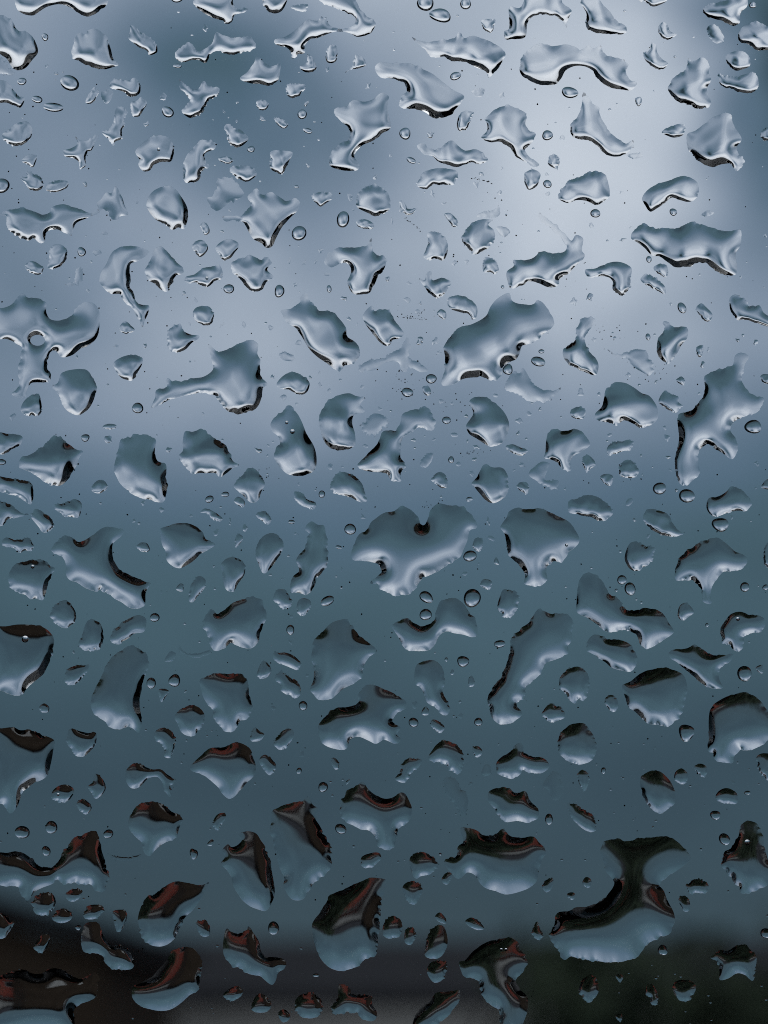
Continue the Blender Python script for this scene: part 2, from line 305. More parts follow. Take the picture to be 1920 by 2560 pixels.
DATA = """
@0,0
d|wide drop with a long arched black underside|140,60 160,95 225,130 290,135 330,110 400,65 490,40 560,45 620,75 690,120 750,145 820,125 860,95 910,60 935,10 930,-60 700,-110 400,-120 180,-80 130,0
d|broad pale drop with a humped right shoulder|-60,120 0,135 60,150 110,190 150,260 240,285 300,350 330,450 280,520 220,590 150,610 110,590 60,510 0,470 -60,450
f||-50,510 0,490 45,520 90,600 130,630 70,640 0,640 -50,620
e||390,322,28,34,-20
d|leaf-shaped drop with a double-humped top|620,430 640,370 660,310 700,295 740,300 760,265 820,250 880,275 930,350 960,430 980,510 1030,560 980,580 910,600 820,590 720,550 640,500 618,460
d|bent sliver drop sloping like a boomerang|1130,220 1180,240 1220,285 1290,320 1340,360 1360,410 1355,455 1290,478 1270,440 1200,410 1150,370 1110,330 1125,270
e||1530,-15,55,38,0
e||1535,570,38,18,0
e||190,705,40,32,0
e||603,718,88,62,25
d||-50,700 40,700 90,730 130,790 170,830 215,850 180,930 130,915 60,890 0,888 -50,890
e||322,860,48,30,10
e||462,928,82,42,8
d||820,750 855,790 840,840 790,895 740,885 770,810
f||880,790 930,770 975,790 965,850 920,900 880,860
d||975,690 1050,690 1110,700 1160,670 1200,710 1215,760 1205,810 1140,840 1090,810 1030,780 950,755
d||1220,840 1270,890 1240,950 1200,1005 1145,1000 1130,890 1180,870
e||1450,968,58,42,25
d|knotted drop with a forked lower end|1010,930 1060,930 1100,975 1070,1030 1085,1090 1050,1130 1065,1190 1000,1225 980,1255 930,1200 880,1140 940,1110 980,1050
d||20,1160 80,1120 120,1080 230,1050 280,1110 275,1180 240,1225 170,1262 80,1250 30,1205
d|small spidery drop with thin arms|650,1180 700,1215 760,1210 840,1160 820,1230 800,1290 760,1310 740,1380 745,1430 690,1465 680,1400 640,1370 560,1350 550,1300 620,1280 670,1240
d||240,1340 320,1345 310,1400 285,1445 230,1420 190,1385
d||230,1480 300,1500 365,1540 370,1600 345,1645 260,1640 225,1590 175,1535 230,1525
e||15,1605,70,62,0
d||430,1575 510,1560 590,1570 580,1620 520,1650 430,1660 395,1635
d|skull-shaped drop holding one air bubble|1170,1310 1230,1240 1310,1180 1380,1165 1460,1200 1505,1280 1500,1340 1475,1395 1400,1400 1330,1425 1290,1475 1240,1480 1195,1430 1205,1380
o||1368,1287,15
@480,0
d|long sagging drop shaped like a saddle|-140,450 -80,400 -20,370 60,440 130,410 170,380 190,330 210,280 260,300 330,320 420,330 500,310 530,350 555,380 550,415 480,455 370,475 280,465 220,435 160,470 140,510 110,540 60,525 0,520 -80,535 -130,510
d|beak-tipped drop with a bright lower edge|20,30 60,-30 200,-60 340,-40 360,20 370,70 480,75 450,110 370,130 345,190 300,205 260,180 180,155 90,105
d|U-shaped drop with a thick black rim|595,-40 605,10 650,90 710,118 770,100 810,40 825,-40 700,-90
f||850,60 920,40 1000,40 980,100 900,90
d|long hooked drop with a thin curling neck|1080,0 1100,-50 1300,-70 1400,-20 1440,60 1500,140 1585,190 1570,250 1540,290 1430,320 1370,290 1300,275 1200,285 1160,300 1080,330 1020,340 975,400 970,460 910,470 870,510 850,450 800,410 710,370 720,340 800,320 880,270 960,200 1000,170 1090,180 1120,140 1170,200 1220,240 1330,245 1400,210 1415,160 1370,115 1280,80 1180,50
d|fox-head drop with two pointed ears|570,490 620,540 690,570 760,545 760,630 740,700 660,740 580,725 500,720 415,680 480,620 530,550
d||1000,470 1050,510 1075,590 1040,620 980,625 930,580 990,540
d||1200,390 1245,400 1260,490 1230,540 1170,540 1155,470
d||1420,470 1480,500 1505,560 1440,590 1380,600 1320,630 1390,560 1400,510
d||820,740 900,720 985,740 960,790 880,850 820,820
d||555,880 600,860 660,890 650,935 600,955 560,920
e||952,988,40,42,0
d||710,1015 770,1025 830,1070 805,1110 750,1090
e||1000,1130,42,22,20
d|three-armed drop like a small bird in flight|-105,690 -60,720 -20,760 50,770 100,700 140,740 235,760 220,830 150,870 110,950 40,1000 -20,1020 -90,960 -40,900 -20,870 -60,800 -100,770
d||270,1110 310,1070 360,1100 430,1130 485,1200 440,1255 380,1275 320,1240 300,1160
e||510,1290,32,28,0
d||225,1370 300,1350 360,1385 320,1415 260,1400
d|pale crooked drop like a bent finger|130,1210 210,1240 190,1290 130,1320 110,1380 140,1430 80,1480 50,1560 -60,1570 -80,1450 -50,1350 0,1290 60,1220
d||330,1450 430,1430 520,1445 560,1500 520,1550 470,1570 410,1550 350,1520
d||680,1310 780,1300 870,1320 840,1390 810,1460 760,1495 690,1470 665,1420 680,1370
e||903,1613,20,14,0
d|large horned drop with a hooked left foot|1235,935 1320,920 1400,865 1480,880 1560,860 1640,800 1700,830 1690,900 1700,1000 1720,1100 1650,1150 1580,1210 1480,1250 1430,1300 1400,1350 1440,1410 1445,1450 1390,1475 1290,1470 1190,1430 1190,1340 1250,1250 1340,1210 1370,1160 1350,1100 1290,1050 1240,990
d|nearly round drop with a pointed chin|1415,1760 1430,1680 1480,1620 1560,1595 1640,1620 1700,1690 1715,1760 1705,1810 1650,1850 1590,1870 1530,1845 1440,1800
d||1030,1700 1100,1660 1200,1660 1215,1710 1160,1755 1105,1785 1060,1745
@960,0
e||358,28,70,70,0
e||487,135,95,58,15
e||705,35,47,48,0
d||840,180 900,165 960,170 950,240 920,285 860,250
d|arch-shaped drop like an upside-down horseshoe|1040,270 1080,250 1090,60 1170,70 1220,0 1300,-60 1500,-40 1560,40 1620,90 1590,170 1575,240 1540,180 1480,140 1380,120 1290,140 1240,200 1220,320 1140,340 1050,340
d|double-winged drop spread like a moth|240,320 300,350 400,360 500,340 600,330 650,290 700,330 760,310 860,340 960,380 1050,465 1010,550 960,620 900,675 880,620 800,585 720,545 640,530 580,525 520,490 410,500 350,420 280,370
d|long drop shaped like a stingray with a left tail|-80,590 -40,540 60,545 180,550 300,580 340,600 420,640 520,720 600,780 690,830 650,910 560,1000 430,1020 370,980 280,940 180,940 130,895 150,840 190,790 180,720 130,700 60,675 -30,670
e||617,658,48,35,-20
d|big bridge-shaped drop with a round left end|1165,580 1200,480 1270,410 1360,375 1450,400 1560,385 1640,400 1700,430 1770,390 1800,420 1870,400 1900,450 2000,500 2110,550 2090,620 2120,690 2185,715 2140,780 2060,775 1960,760 1870,700 1820,640 1760,585 1659,570 1570,610 1530,680 1480,725 1380,735 1250,700 1190,650
e||1605,800,72,48,8
f||755,790 830,760 870,775 850,830 790,835
d||640,1120 630,1060 660,980 710,955 760,975 745,1050 720,1110 670,1135
d|domed drop trailing a thin tail below|905,995 960,945 1070,920 1160,940 1235,985 1225,1070 1260,1130 1310,1160 1270,1240 1220,1290 1250,1350 1340,1420 1300,1450 1220,1400 1140,1350 1080,1270 1000,1225 920,1230 840,1190 890,1130 890,1070 870,1030
e||182,1155,48,52,0
d|moustache-shaped drop with two scooped humps|285,1260 350,1240 390,1290 460,1290 530,1240 590,1215 640,1260 700,1300 790,1290 850,1320 890,1380 850,1420 780,1405 700,1420 630,1445 550,1425 470,1400 420,1350 340,1330
e||235,1385,45,24,20
d||340,1490 450,1455 560,1460 640,1490 620,1550 600,1600 520,1590 430,1590 360,1635 280,1600 310,1540
e||1412,1170,48,42,0
d||1420,1370 1470,1330 1515,1370 1510,1420 1500,1470 1460,1450 1420,1420
d||1215,1500 1280,1460 1350,1500 1340,1560 1320,1610 1250,1640 1215,1580
e||1412,1590,37,35,0
d|fan-shaped drop with a wavy flat base|1510,1660 1560,1600 1620,1550 1700,1520 1780,1480 1850,1475 1920,1530 1950,1690 1900,1740 1840,1770 1740,1735 1660,1730 1590,1755 1515,1720
@1440,0
d|boot-shaped drop leaning on a flat sole|40,20 90,-40 180,-20 240,50 290,100 350,180 430,230 425,290 300,295 150,280 90,230 90,120
d||510,-30 530,5 600,20 660,58 720,45 790,5 800,-40 660,-60
d|wing-shaped drop folded at the right tip|1100,70 1160,30 1300,10 1420,-40 1480,0 1475,60 1420,110 1410,200 1350,220 1270,185 1190,165 1120,140
e||1525,45,30,28,0
d||710,240 750,190 790,215 810,270 870,300 830,330 780,345 730,315
f||1130,240 1200,210 1250,270 1280,340 1210,375 1150,320
d||1400,290 1460,220 1560,190 1659,230 1720,280 1720,420 1640,435 1560,430 1480,390 1410,360
d||580,460 640,430 650,370 690,390 700,450 740,510 795,550 740,605 680,590 620,545 585,500
d||1290,490 1350,450 1440,445 1500,500 1500,570 1440,600 1380,612 1330,580
d||1230,640 1300,655 1400,660 1500,625 1560,650 1575,750 1520,800 1430,800 1340,770 1255,740
d|stocking-shaped drop with a bright upright ridge|970,500 1010,520 1080,500 1145,530 1140,620 1165,690 1130,770 1165,880 1140,930 1080,930 960,900 880,880 820,820 800,760 830,690 880,640 950,590
d||510,850 560,840 565,890 540,920 515,890
d|limp curved drop like a draped sock|60,800 110,830 150,900 200,930 200,980 250,1080 290,1140 350,1190 430,1240 490,1210 500,1270 440,1320 380,1350 300,1350 240,1320 190,1270 110,1215 40,1210 -20,1195 -50,1120 20,1000 50,900
f||440,1340 560,1320 580,1350 500,1370
d||740,1140 820,1090 930,1075 930,1160 850,1190 780,1170
d|tall peaked drop like a ragged mountain|960,1160 1030,1130 1120,1060 1200,1000 1330,985 1360,1080 1430,1200 1390,1270 1410,1340 1450,1380 1430,1460 1380,1480 1340,1420 1260,1420 1180,1445 1090,1410 1000,1340 960,1260
d|slanting drop with an arched notch underneath|570,1720 590,1670 680,1600 800,1560 920,1520 1000,1540 1055,1590 1050,1700 980,1745 900,1730 830,1710 760,1760 700,1800 640,1830 600,1780
d||1590,1180 1620,1120 1700,1080 1720,1200 1640,1215
@0,440
d|very wide drop with three drooping points and a star-shaped tip|0,318 80,300 170,280 260,290 330,320 370,335 430,315 450,270 540,245 640,270 720,300 790,320 850,280 835,240 870,205 920,140 960,150 1000,90 1040,150 1080,260 1110,330 1040,350 1020,380 960,375 930,320 890,297 830,332 740,370 670,400 640,440 620,515 570,500 520,470 460,460 400,490 380,570 340,580 300,545 210,545 110,500 60,440 50,370 0,338
d|almond-shaped drop tapering to the lower right|1265,250 1290,170 1340,120 1420,90 1490,90 1560,170 1620,280 1620,400 1590,455 1540,445 1500,465 1450,450 1420,415 1340,370 1290,310
d||430,630 480,590 540,600 585,650 580,710 530,770 450,808 410,790 425,720
d||220,770 260,735 330,755 380,800 360,845 300,850 240,815
e||705,655,35,42,-30
f||800,655 860,640 880,670 830,690
f||660,800 710,800 715,900 670,940 560,940 640,900
d|C-shaped drop with a long thin tail|990,640 1080,605 1180,610 1290,650 1260,690 1190,735 1130,760 1120,830 1130,900 1120,960 1160,1010 1170,1070 1220,1110 1290,1115 1280,1190 1250,1250 1230,1310 1200,1250 1150,1160 1080,1090 1030,1030 960,1015 900,975 860,920 870,840 920,760 950,690
d|kite-shaped drop with a pointed lower tip|1330,640 1390,605 1450,660 1520,740 1580,800 1570,850 1530,860 1480,940 1440,1000 1390,980 1340,930 1290,905 1250,830 1280,770 1310,700
d|sprawling lobed drop pierced by a round hole|-40,1150 30,1140 100,1110 190,1020 250,1050 350,1060 400,1100 400,1180 440,1240 540,1245 620,1200 690,1120 740,1085 820,1110 860,1180 860,1300 840,1390 790,1450 700,1490 620,1550 530,1565 490,1520 450,1510 420,1545 410,1660 440,1740 440,1780 350,1785 270,1790 235,1845 215,1915 150,1915 105,1885 140,1840 160,1780 162,1600 190,1490 150,1450 60,1410 -40,1400|325,1420,64,47
d||1080,1255 1130,1290 1165,1335 1100,1365 1040,1340 1035,1300
d||1450,1340 1500,1295 1550,1285 1590,1340 1650,1370 1720,1380 1715,1405 1660,1440 1600,1500 1510,1525 1455,1500 1445,1420
d||980,1620 1040,1570 1130,1545 1215,1560 1235,1600 1200,1680 1140,1760 1060,1750 1010,1700
@480,440
f|faint four-pointed patch of water|220,40 260,10 350,20 400,80 450,150 420,190 340,220 250,290 200,300 140,230 130,190 180,170
d|star-shaped drop ending in one long point|490,160 530,130 560,105 600,150 680,140 740,170 820,215 890,190 930,230 910,300 850,360 780,440 730,530 690,610 640,620 600,580 530,545 490,480 450,410 400,390 280,385 260,345 400,345 460,310 500,260 480,210
e||1305,375,55,70,15
d||1420,390 1480,372 1540,390 1575,425 1560,455 1490,455 1430,430
e||925,495,65,62,-15
d||70,430 110,400 145,440 150,490 115,510 85,470
d||0,600 40,560 90,555 135,600 130,650 70,700 20,650
d||205,620 250,570 320,545 390,570 405,610 370,660 330,710 270,720 230,690
d|pointed bow-tie drop holding a tiny bubble|20,850 100,795 190,780 230,760 265,830 255,890 200,910 165,940 120,965 60,935 0,915 -60,900 -50,870
o||127,880,14
e||318,975,47,40,0
d|shell-like drop with a scalloped upper edge|350,750 390,720 450,700 520,690 580,720 640,700 680,750 650,810 700,870 640,920 610,980 540,1000 480,970 430,900 360,850 330,790
e||755,995,42,55,10
d|crab-claw drop with an arched left notch|1145,740 1200,660 1280,625 1380,620 1470,610 1510,600 1550,540 1560,640 1600,680 1650,690 1680,740 1660,800 1600,880 1570,950 1530,1010 1450,1025 1390,1010 1340,920 1370,850 1370,790 1330,750 1270,760 1200,790
e||1185,975,22,30,0
f||1135,850 1165,835 1195,850 1165,865
d||10,1170 50,1130 150,1130 185,1180 180,1260 140,1290 70,1275 15,1230
d|long slug-shaped drop sliding to the lower right|780,1210 770,1160 840,1140 920,1100 950,1030 990,1020 1030,1090 1100,1150 1200,1165 1270,1230 1330,1310 1340,1380 1400,1425 1440,1470 1445,1560 1400,1625 1330,1640 1260,1690 1220,1670 1180,1630 1080,1560 1010,1490 950,1390 890,1310 830,1280
f||750,1540 810,1520 880,1555 870,1595 790,1590
d|ragged slanted drop with a toothed top|1475,1210 1550,1120 1590,1150 1680,1160 1730,1200 1760,1260 1830,1360 1800,1400 1740,1420 1700,1470 1640,1450 1560,1360 1500,1280
f|thin web of water with four arms|1450,1640 1560,1590 1659,1555 1720,1530 1800,1490 1829,1440 1860,1400 1890,1480 1880,1560 1960,1610 2040,1680 1980,1695 1880,1650 1810,1700 1790,1620 1740,1600 1659,1620 1560,1680 1460,1680
@960,440
d||130,230 160,210 210,280 280,280 240,330 180,330
d||520,330 570,320 630,380 635,430 590,435 560,390
d|helmet-shaped drop with a nicked base|370,520 390,485 450,480 510,510 550,580 545,670 510,730 440,710 390,725 340,700 360,640 380,570
d|round folded drop like a crumpled purse|780,390 850,375 900,375 940,380 900,420 950,470 950,560 910,620 850,650 790,678 730,640 670,560 690,490 740,420
f||790,350 870,300 950,290 990,250 995,340 920,365 850,365
f||970,450 1010,430 1090,480 1030,530
d||860,710 920,705 970,740 990,800 960,850 920,830 860,830
e||1025,958,16,14,0
d||370,830 410,830 420,900 500,880 580,920 550,980 510,1030 460,1050 400,1020 350,960 300,880 350,900
d|bean-shaped drop with a flat black underside|545,1060 620,1030 700,1045 770,1085 805,1140 800,1220 770,1235 730,1195 650,1175 580,1150 550,1110
d||455,1190 490,1150 530,1170 540,1210 520,1240 480,1215
d|hook-shaped drop curling up like a wave|1060,830 1120,780 1120,730 1210,730 1290,710 1370,650 1500,665 1580,630 1560,570 1480,490 1400,420 1330,360 1350,320 1420,380 1500,440 1580,520 1620,560 1659,510 1720,540 1710,640 1730,700 1659,770 1590,840 1530,880 1500,950 1420,960 1330,925 1240,910 1190,940 1110,970 1070,920
d|large broad drop like a sweeping whale tail|520,1470 580,1390 650,1310 760,1280 880,1210 920,1130 980,1060 1080,1010 1110,1080 1200,1110 1290,1110 1330,1070 1400,1130 1470,1270 1450,1310 1370,1370 1330,1410 1240,1460 1185,1480 1165,1540 1130,1590 1070,1615 1022,1660 1018,1720 960,1770 900,1750 790,1740 680,1755 600,1800 500,1805 520,1680 530,1580
e||1332,1603,65,40,15
e||1360,1515,26,18,0
e||1070,1672,44,46,0
@1440,440
e||167,323,42,38,0
e||840,312,32,32,0
f||1080,340 1130,300 1200,320 1130,350
d|large rippling drop like a flag with a notched base|470,530 520,450 580,410 640,440 720,450 820,450 920,435 1000,395 1060,410 1150,440 1240,470 1350,475 1420,460 1430,500 1420,600 1380,670 1390,780 1380,850 1300,855 1210,820 1140,770 1060,745 980,780 860,790 790,745 720,695 660,690 590,620 530,575
e||630,720,25,28,0
d||670,790 720,760 780,770 795,820 780,875 720,850 680,820
d|small tongue-shaped drop sloping downward|560,890 600,845 650,850 710,895 770,960 770,1020 710,995 640,960 580,925
d|arrowhead drop with a hollowed left side|80,810 160,800 250,760 340,740 420,755 480,800 470,890 450,980 415,1040 360,1010 310,970 320,920 290,880 220,865 130,880 90,860
e||915,1140,35,50,-30
d||1030,1150 1080,1100 1120,1130 1180,1200 1150,1255 1100,1240 1060,1190
d|step-backed drop like a crouching toad|1330,1050 1380,1025 1440,1050 1480,1080 1490,1130 1590,1130 1620,1180 1700,1240 1720,1310 1640,1300 1560,1270 1480,1245 1380,1240 1340,1190 1325,1120
d|ragged grey drop like a torn flag corner|770,1255 840,1300 960,1310 960,1400 910,1460 870,1540 790,1630 740,1590 700,1530 710,1400 750,1350
f|faint ragged film of water beside brown grime|270,1500 340,1530 430,1520 510,1500 600,1510 640,1580 660,1640 640,1720 580,1700 500,1650 440,1580 330,1550
d||1040,1480 1095,1465 1090,1550 1055,1560
e||622,1390,22,28,0
d|swan-necked drop with a dark sloping foot|60,1230 120,1220 170,1240 120,1320 75,1400 80,1440 130,1530 180,1590 195,1650 170,1720 90,1700 0,1655 -70,1620 -110,1560 -110,1500 -60,1470 -10,1420 0,1340 30,1260
@0,850
d|cup-shaped drop joined to a lobed neighbour|530,290 600,260 740,255 790,310 830,380 840,420 825,470 800,540 760,600 680,650 620,635 560,590 520,500 470,430 460,395 500,370
d||180,610 200,540 260,480 330,465 355,530 360,620 325,665 280,650 230,660
e||1190,588,50,45,0
e||737,845,37,32,0
d||880,760 930,725 1005,735 990,765 930,772
d||-50,800 60,810 190,830 180,900 120,935 50,980 -50,980
d|tent-shaped drop with a sharp peak|490,830 540,850 600,910 670,950 715,960 680,1030 650,1100 600,1190 540,1245 480,1260 420,1245 330,1190 260,1140 170,1100 190,1010 250,1000 320,950 400,890 440,850
d|large oval drop with nibbled right edge|1040,865 1110,840 1210,805 1280,830 1345,860 1340,960 1360,1040 1430,1075 1440,1140 1430,1200 1445,1280 1420,1390 1370,1405 1290,1385 1170,1350 1100,1300 1040,1240 990,1140 995,1050 1020,950
d||790,1280 830,1220 890,1210 930,1260 910,1295 860,1325 800,1310
d||-50,1180 60,1190 180,1210 270,1240 290,1340 265,1420 210,1400 150,1345 90,1335 0,1310 -50,1290
d||-50,1400 60,1405 120,1440 180,1490 250,1505 170,1530 80,1545 20,1600 -50,1610
d||485,1415 560,1415 640,1375 705,1410 700,1490 670,1535 620,1530 560,1525 520,1490 475,1470
d||280,1490 330,1460 390,1500 450,1550 465,1600 440,1650 370,1660 330,1610 270,1530
e||10,1055,45,25,0
@480,850
d|large drop with a long bent left arm|-350,580 -320,500 -310,440 -230,410 -210,340 -130,350 0,330 90,320 160,280 185,240 170,190 150,90 140,30 200,80 260,95 350,55 430,10 500,0 570,30 565,120 590,180 585,260 610,330 650,380 615,420 600,500 570,570 510,610 440,640 370,635 300,610 260,560 220,490 160,460 60,460 -50,480 -130,500 -200,520 -280,560
d|cap-shaped drop with a curved underside|730,380 800,300 880,275 960,310 1015,370 1000,440 960,470 900,465 840,430 760,420
d|peanut-shaped drop holding two air bubbles|840,565 900,620 950,710 990,810 1050,910 1075,1000 1070,1100 1030,1150 920,1175 830,1160 760,1100 710,1020 720,940 755,880 740,830 695,790 685,710 740,640
o||817,712,17
o||866,790,21
d|pale crescent drop with a bitten right side|1190,510 1270,475 1360,460 1420,485 1500,500 1460,560 1490,620 1400,650 1385,720 1410,820 1400,920 1290,950 1200,935 1150,890 1115,800 1100,690 1130,590
f||1450,740 1520,680 1570,635 1650,650 1700,690 1660,760 1600,800 1500,810
d|eye-shaped drop with a torn lower edge|-60,790 0,790 90,775 190,840 270,900 330,980 360,1050 410,1080 350,1110 300,1150 240,1185 200,1150 130,1150 60,1150 0,1165 -50,1110 -120,1000 -80,960 -80,880
d||360,1260 430,1170 500,1105 570,1140 630,1240 600,1310 560,1400 500,1400 440,1340
e||288,1333,35,22,0
e||150,1375,40,28,-30
d||360,1390 400,1355 450,1385 455,1430 430,1445
d||70,1490 110,1455 200,1490 265,1550 240,1565 180,1550 130,1500
d||550,1510 600,1480 655,1500 685,1550 660,1590 620,1575
e||860,1572,30,18,0
d||885,1310 960,1330 1000,1380 1070,1410 1050,1465 980,1445 930,1420 885,1370
e||1122,1332,28,32,0
d|snail-shell drop with a black slit below|1195,1250 1240,1160 1330,1135 1400,1180 1470,1240 1495,1320 1505,1390 1450,1400 1380,1365 1290,1340 1215,1320
e||1367,1635,50,48,0
@960,850
d|seated-figure drop with a hollow back|-10,800 50,775 100,790 140,720 160,640 230,610 300,595 350,570 400,600 430,670 440,740 400,780 320,760 230,790 160,850 150,930 145,1010 190,1090 150,1150 140,1215 60,1215 30,1160 -20,1145 -100,1140 -190,1120 -230,1080 -160,1000 -60,900
f||350,1000 430,980 380,1090 310,1090
e||202,452,50,40,0
d||330,410 380,395 405,440 390,485 350,465
e||408,335,46,42,0
e||540,693,37,33,0
d|comma-shaped drop with a nipped left edge|735,530 780,495 860,490 930,530 1010,590 1060,660 1080,740 1060,830 1020,890 920,925 870,890 800,850 735,810 710,740 740,690 770,640 760,590
f|thin swooping film of water|1125,270 1170,280 1200,240 1260,330 1310,390 1400,430 1460,440 1530,410 1490,470 1420,520 1330,535 1220,510 1120,460 1040,420 1060,350
d||1050,920 1110,900 1180,930 1245,955 1190,1000 1130,985 1070,950
d|tooth-shaped drop with two arched roots|1400,880 1420,800 1470,765 1540,785 1659,770 1720,800 1760,860 1780,910 1720,950 1660,985 1610,1050 1610,1130 1530,1110 1500,1060 1430,1030 1385,1025 1395,960
f||1250,1160 1310,1080 1370,1050 1430,1070 1400,1150 1390,1210 1510,1215 1480,1290 1400,1260 1320,1220
d||410,1210 440,1160 490,1140 540,1180 545,1270 500,1280 450,1245
d|shield-shaped drop with a chipped top|755,1240 800,1190 830,1130 870,1070 940,1100 1020,1105 1065,1160 1075,1290 1040,1360 950,1410 890,1395 830,1330 780,1270
d||1145,1260 1180,1230 1230,1230 1255,1280 1230,1335 1180,1305
e||580,1035,25,30,0
@1440,850
d|hill-shaped drop with an arched black base|165,640 220,580 245,500 260,430 330,370 420,370 500,410 570,460 630,480 680,540 705,600 700,690 620,745 560,760 490,720 410,695 340,740 270,715 180,690
d||720,500 770,440 820,465 885,490 890,540 915,570 870,622 810,610 720,545
d|tall striding drop with two spread legs|1110,320 1180,270 1270,240 1350,220 1370,140 1420,110 1490,150 1450,230 1430,350 1480,430 1540,470 1625,520 1580,610 1500,650 1400,670 1350,720 1330,780 1380,850 1400,940 1350,1030 1280,990 1200,940 1120,910 1060,970 1060,1070 1070,1160 1010,1210 970,1260 910,1260 870,1180 850,1060 870,960 890,860 880,750 885,645 1000,600 1090,500 1115,420
e||1530,750,75,58,5
d||-40,600 40,575 85,620 60,680 0,680 -50,650
d||270,930 330,880 400,875 460,860 495,890 470,950 400,960 340,985 275,995
d||50,1040 90,990 150,1030 170,1080 130,1110 95,1150 70,1100
d||380,1080 440,1035 510,1060 540,1140 505,1195 440,1190 380,1170
d||210,1180 270,1155 320,1180 300,1260 240,1235
e||722,1283,60,50,0
e||958,1347,70,58,10
e||868,1298,14,13,0
d|roof-shaped drop with a curved black underside|1130,1460 1145,1370 1230,1350 1300,1310 1340,1265 1430,1300 1500,1365 1515,1420 1470,1475 1390,1475 1290,1500 1190,1525
e||1247,1595,70,62,10
d|mussel-shaped drop pointing to the lower right|580,1540 600,1480 660,1460 740,1480 800,1510 840,1590 880,1640 940,1665 860,1700 780,1695 700,1665 620,1610
d||-70,1440 -60,1390 0,1370 120,1340 190,1360 260,1410 325,1470 300,1530 230,1565 130,1535 0,1505 -60,1490
d||865,345 910,315 940,345 935,390 890,375
d||1590,320 1620,295 1700,310 1700,375 1620,370
d||1600,1270 1640,1210 1720,1200 1720,1290 1640,1290
f||430,1430 440,1380 480,1365 495,1390 460,1430
@0,1250
d||15,375 50,325 140,345 240,325 285,370 270,445 220,435 170,455 120,420 40,400
d|grape-seed drop with a bubble near its top|65,680 100,590 150,540 220,530 350,515 420,550 475,590 450,630 430,680 400,780 370,865 310,850 260,855 220,820 130,785 80,730
o||278,577,17
d|large four-cornered drop like a stretched hide|445,430 490,370 540,315 620,320 670,360 720,355 790,310 870,250 940,230 1065,260 1040,320 980,370 970,420 980,510 1030,590 1100,640 1170,670 1250,705 1300,720 1260,800 1250,910 1180,940 1110,925 1060,890 1000,855 920,805 820,790 730,755 660,710 600,690 570,640 570,560 540,490 480,465
d||1180,400 1220,370 1270,375 1295,430 1260,450 1200,430
d|turnip-shaped drop with a right-hand spike|1380,260 1440,225 1540,200 1640,205 1720,250 1790,340 1860,380 1800,430 1730,470 1690,510 1620,560 1550,590 1490,570 1440,520 1430,440 1405,400
d||440,990 470,910 560,865 600,890 655,970 645,1050 560,1110 490,1070 450,1020
d|thumb-shaped drop with a ragged bright foot|745,1060 800,1035 860,1060 890,1130 890,1220 870,1280 800,1310 730,1295 670,1265 710,1170
d|banana-shaped drop rising to the right|950,1190 1000,1110 1090,1040 1190,995 1255,1020 1265,1080 1240,1140 1160,1155 1080,1215 1020,1250 970,1230
e||1337,1015,42,38,0
d|large dim drop with a bright air bubble|-60,1110 60,1090 160,1075 340,1085 430,1140 465,1220 455,1330 410,1440 380,1500 310,1560 240,1620 190,1680 100,1680 20,1650 -60,1620
o||210,1205,30
d||560,1510 590,1460 650,1430 730,1430 770,1420 760,1475 720,1530 650,1590 600,1595 560,1570
d|long faint drop with a bright frilled bottom|1130,1255 1200,1280 1270,1350 1275,1450 1245,1547 1225,1640 1205,1730 1215,1830 1225,1940 1200,2010 1160,1985 1110,1957 1040,1982 950,1962 915,1917 850,1877 805,1840 785,1747 815,1640 880,1520 920,1420 980,1350 1060,1290
e||1307,1582,40,48,0
e||1508,1560,50,55,0
d||1370,1640 1410,1630 1460,1650 1440,1690 1395,1745 1375,1700
f||1420,1390 1480,1305 1520,1340 1490,1390
d||1520,770 1560,720 1590,740 1575,790
@480,1250
d||-30,820 -10,740 30,670 80,660 120,700 110,760 60,820 10,880 -20,880
d||255,545 340,490 410,510 460,570 450,650 400,720 360,790 300,780 275,720 260,620
d|pear-shaped drop hanging to a bright tip|565,380 620,310 690,285 750,310 790,370 780,440 730,520 670,600 620,635 580,570 550,480
d||370,370 390,290 440,320 420,370 375,410
d|tall bottle-shaped drop with a notched waist|985,240 1030,185 1090,215 1140,220 1160,330 1170,440 1170,540 1130,620 1085,670 1060,740 1020,800 980,820 920,800 850,800 870,660 920,620 920,560 890,520 940,470 990,380 1010,300
e||1268,408,30,15,15
d||705,830 740,770 790,775 840,820 865,880 840,930 800,938 750,920 710,870
d||905,910 930,860 975,850 1020,870 1030,920 990,980 950,1005 910,965
e||1170,872,62,40,-30
d|anvil-shaped drop with an arched base|105,1030 160,945 220,980 280,950 350,890 430,860 500,840 600,850 625,930 645,980 620,1080 590,1150 570,1230 515,1280 430,1275 340,1240 270,1280 190,1295 150,1210 120,1130 95,1085
f|thin curl of water like a fishhook|-110,1250 -80,1300 -30,1325 60,1325 140,1300 175,1315 70,1360 -40,1350 -110,1300
e||850,1122,35,43,0
d||700,1330 770,1315 860,1335 920,1380 950,1420 910,1465 830,1440 710,1385
d||560,1520 580,1440 620,1385 670,1430 685,1480 650,1530 590,1545
d||720,1545 760,1475 830,1520 900,1560 935,1610 935,1680 900,1710 840,1690 770,1650 755,1590
d|large diamond-shaped drop with a bright lower edge|1060,1200 1140,1130 1210,1060 1340,1030 1380,1090 1450,1170 1520,1230 1600,1300 1540,1350 1490,1420 1470,1530 1400,1585 1310,1630 1240,1690 1200,1720 1090,1725 1050,1680 1020,1640 1050,1550 1050,1450 1030,1370 1040,1280
@960,1250
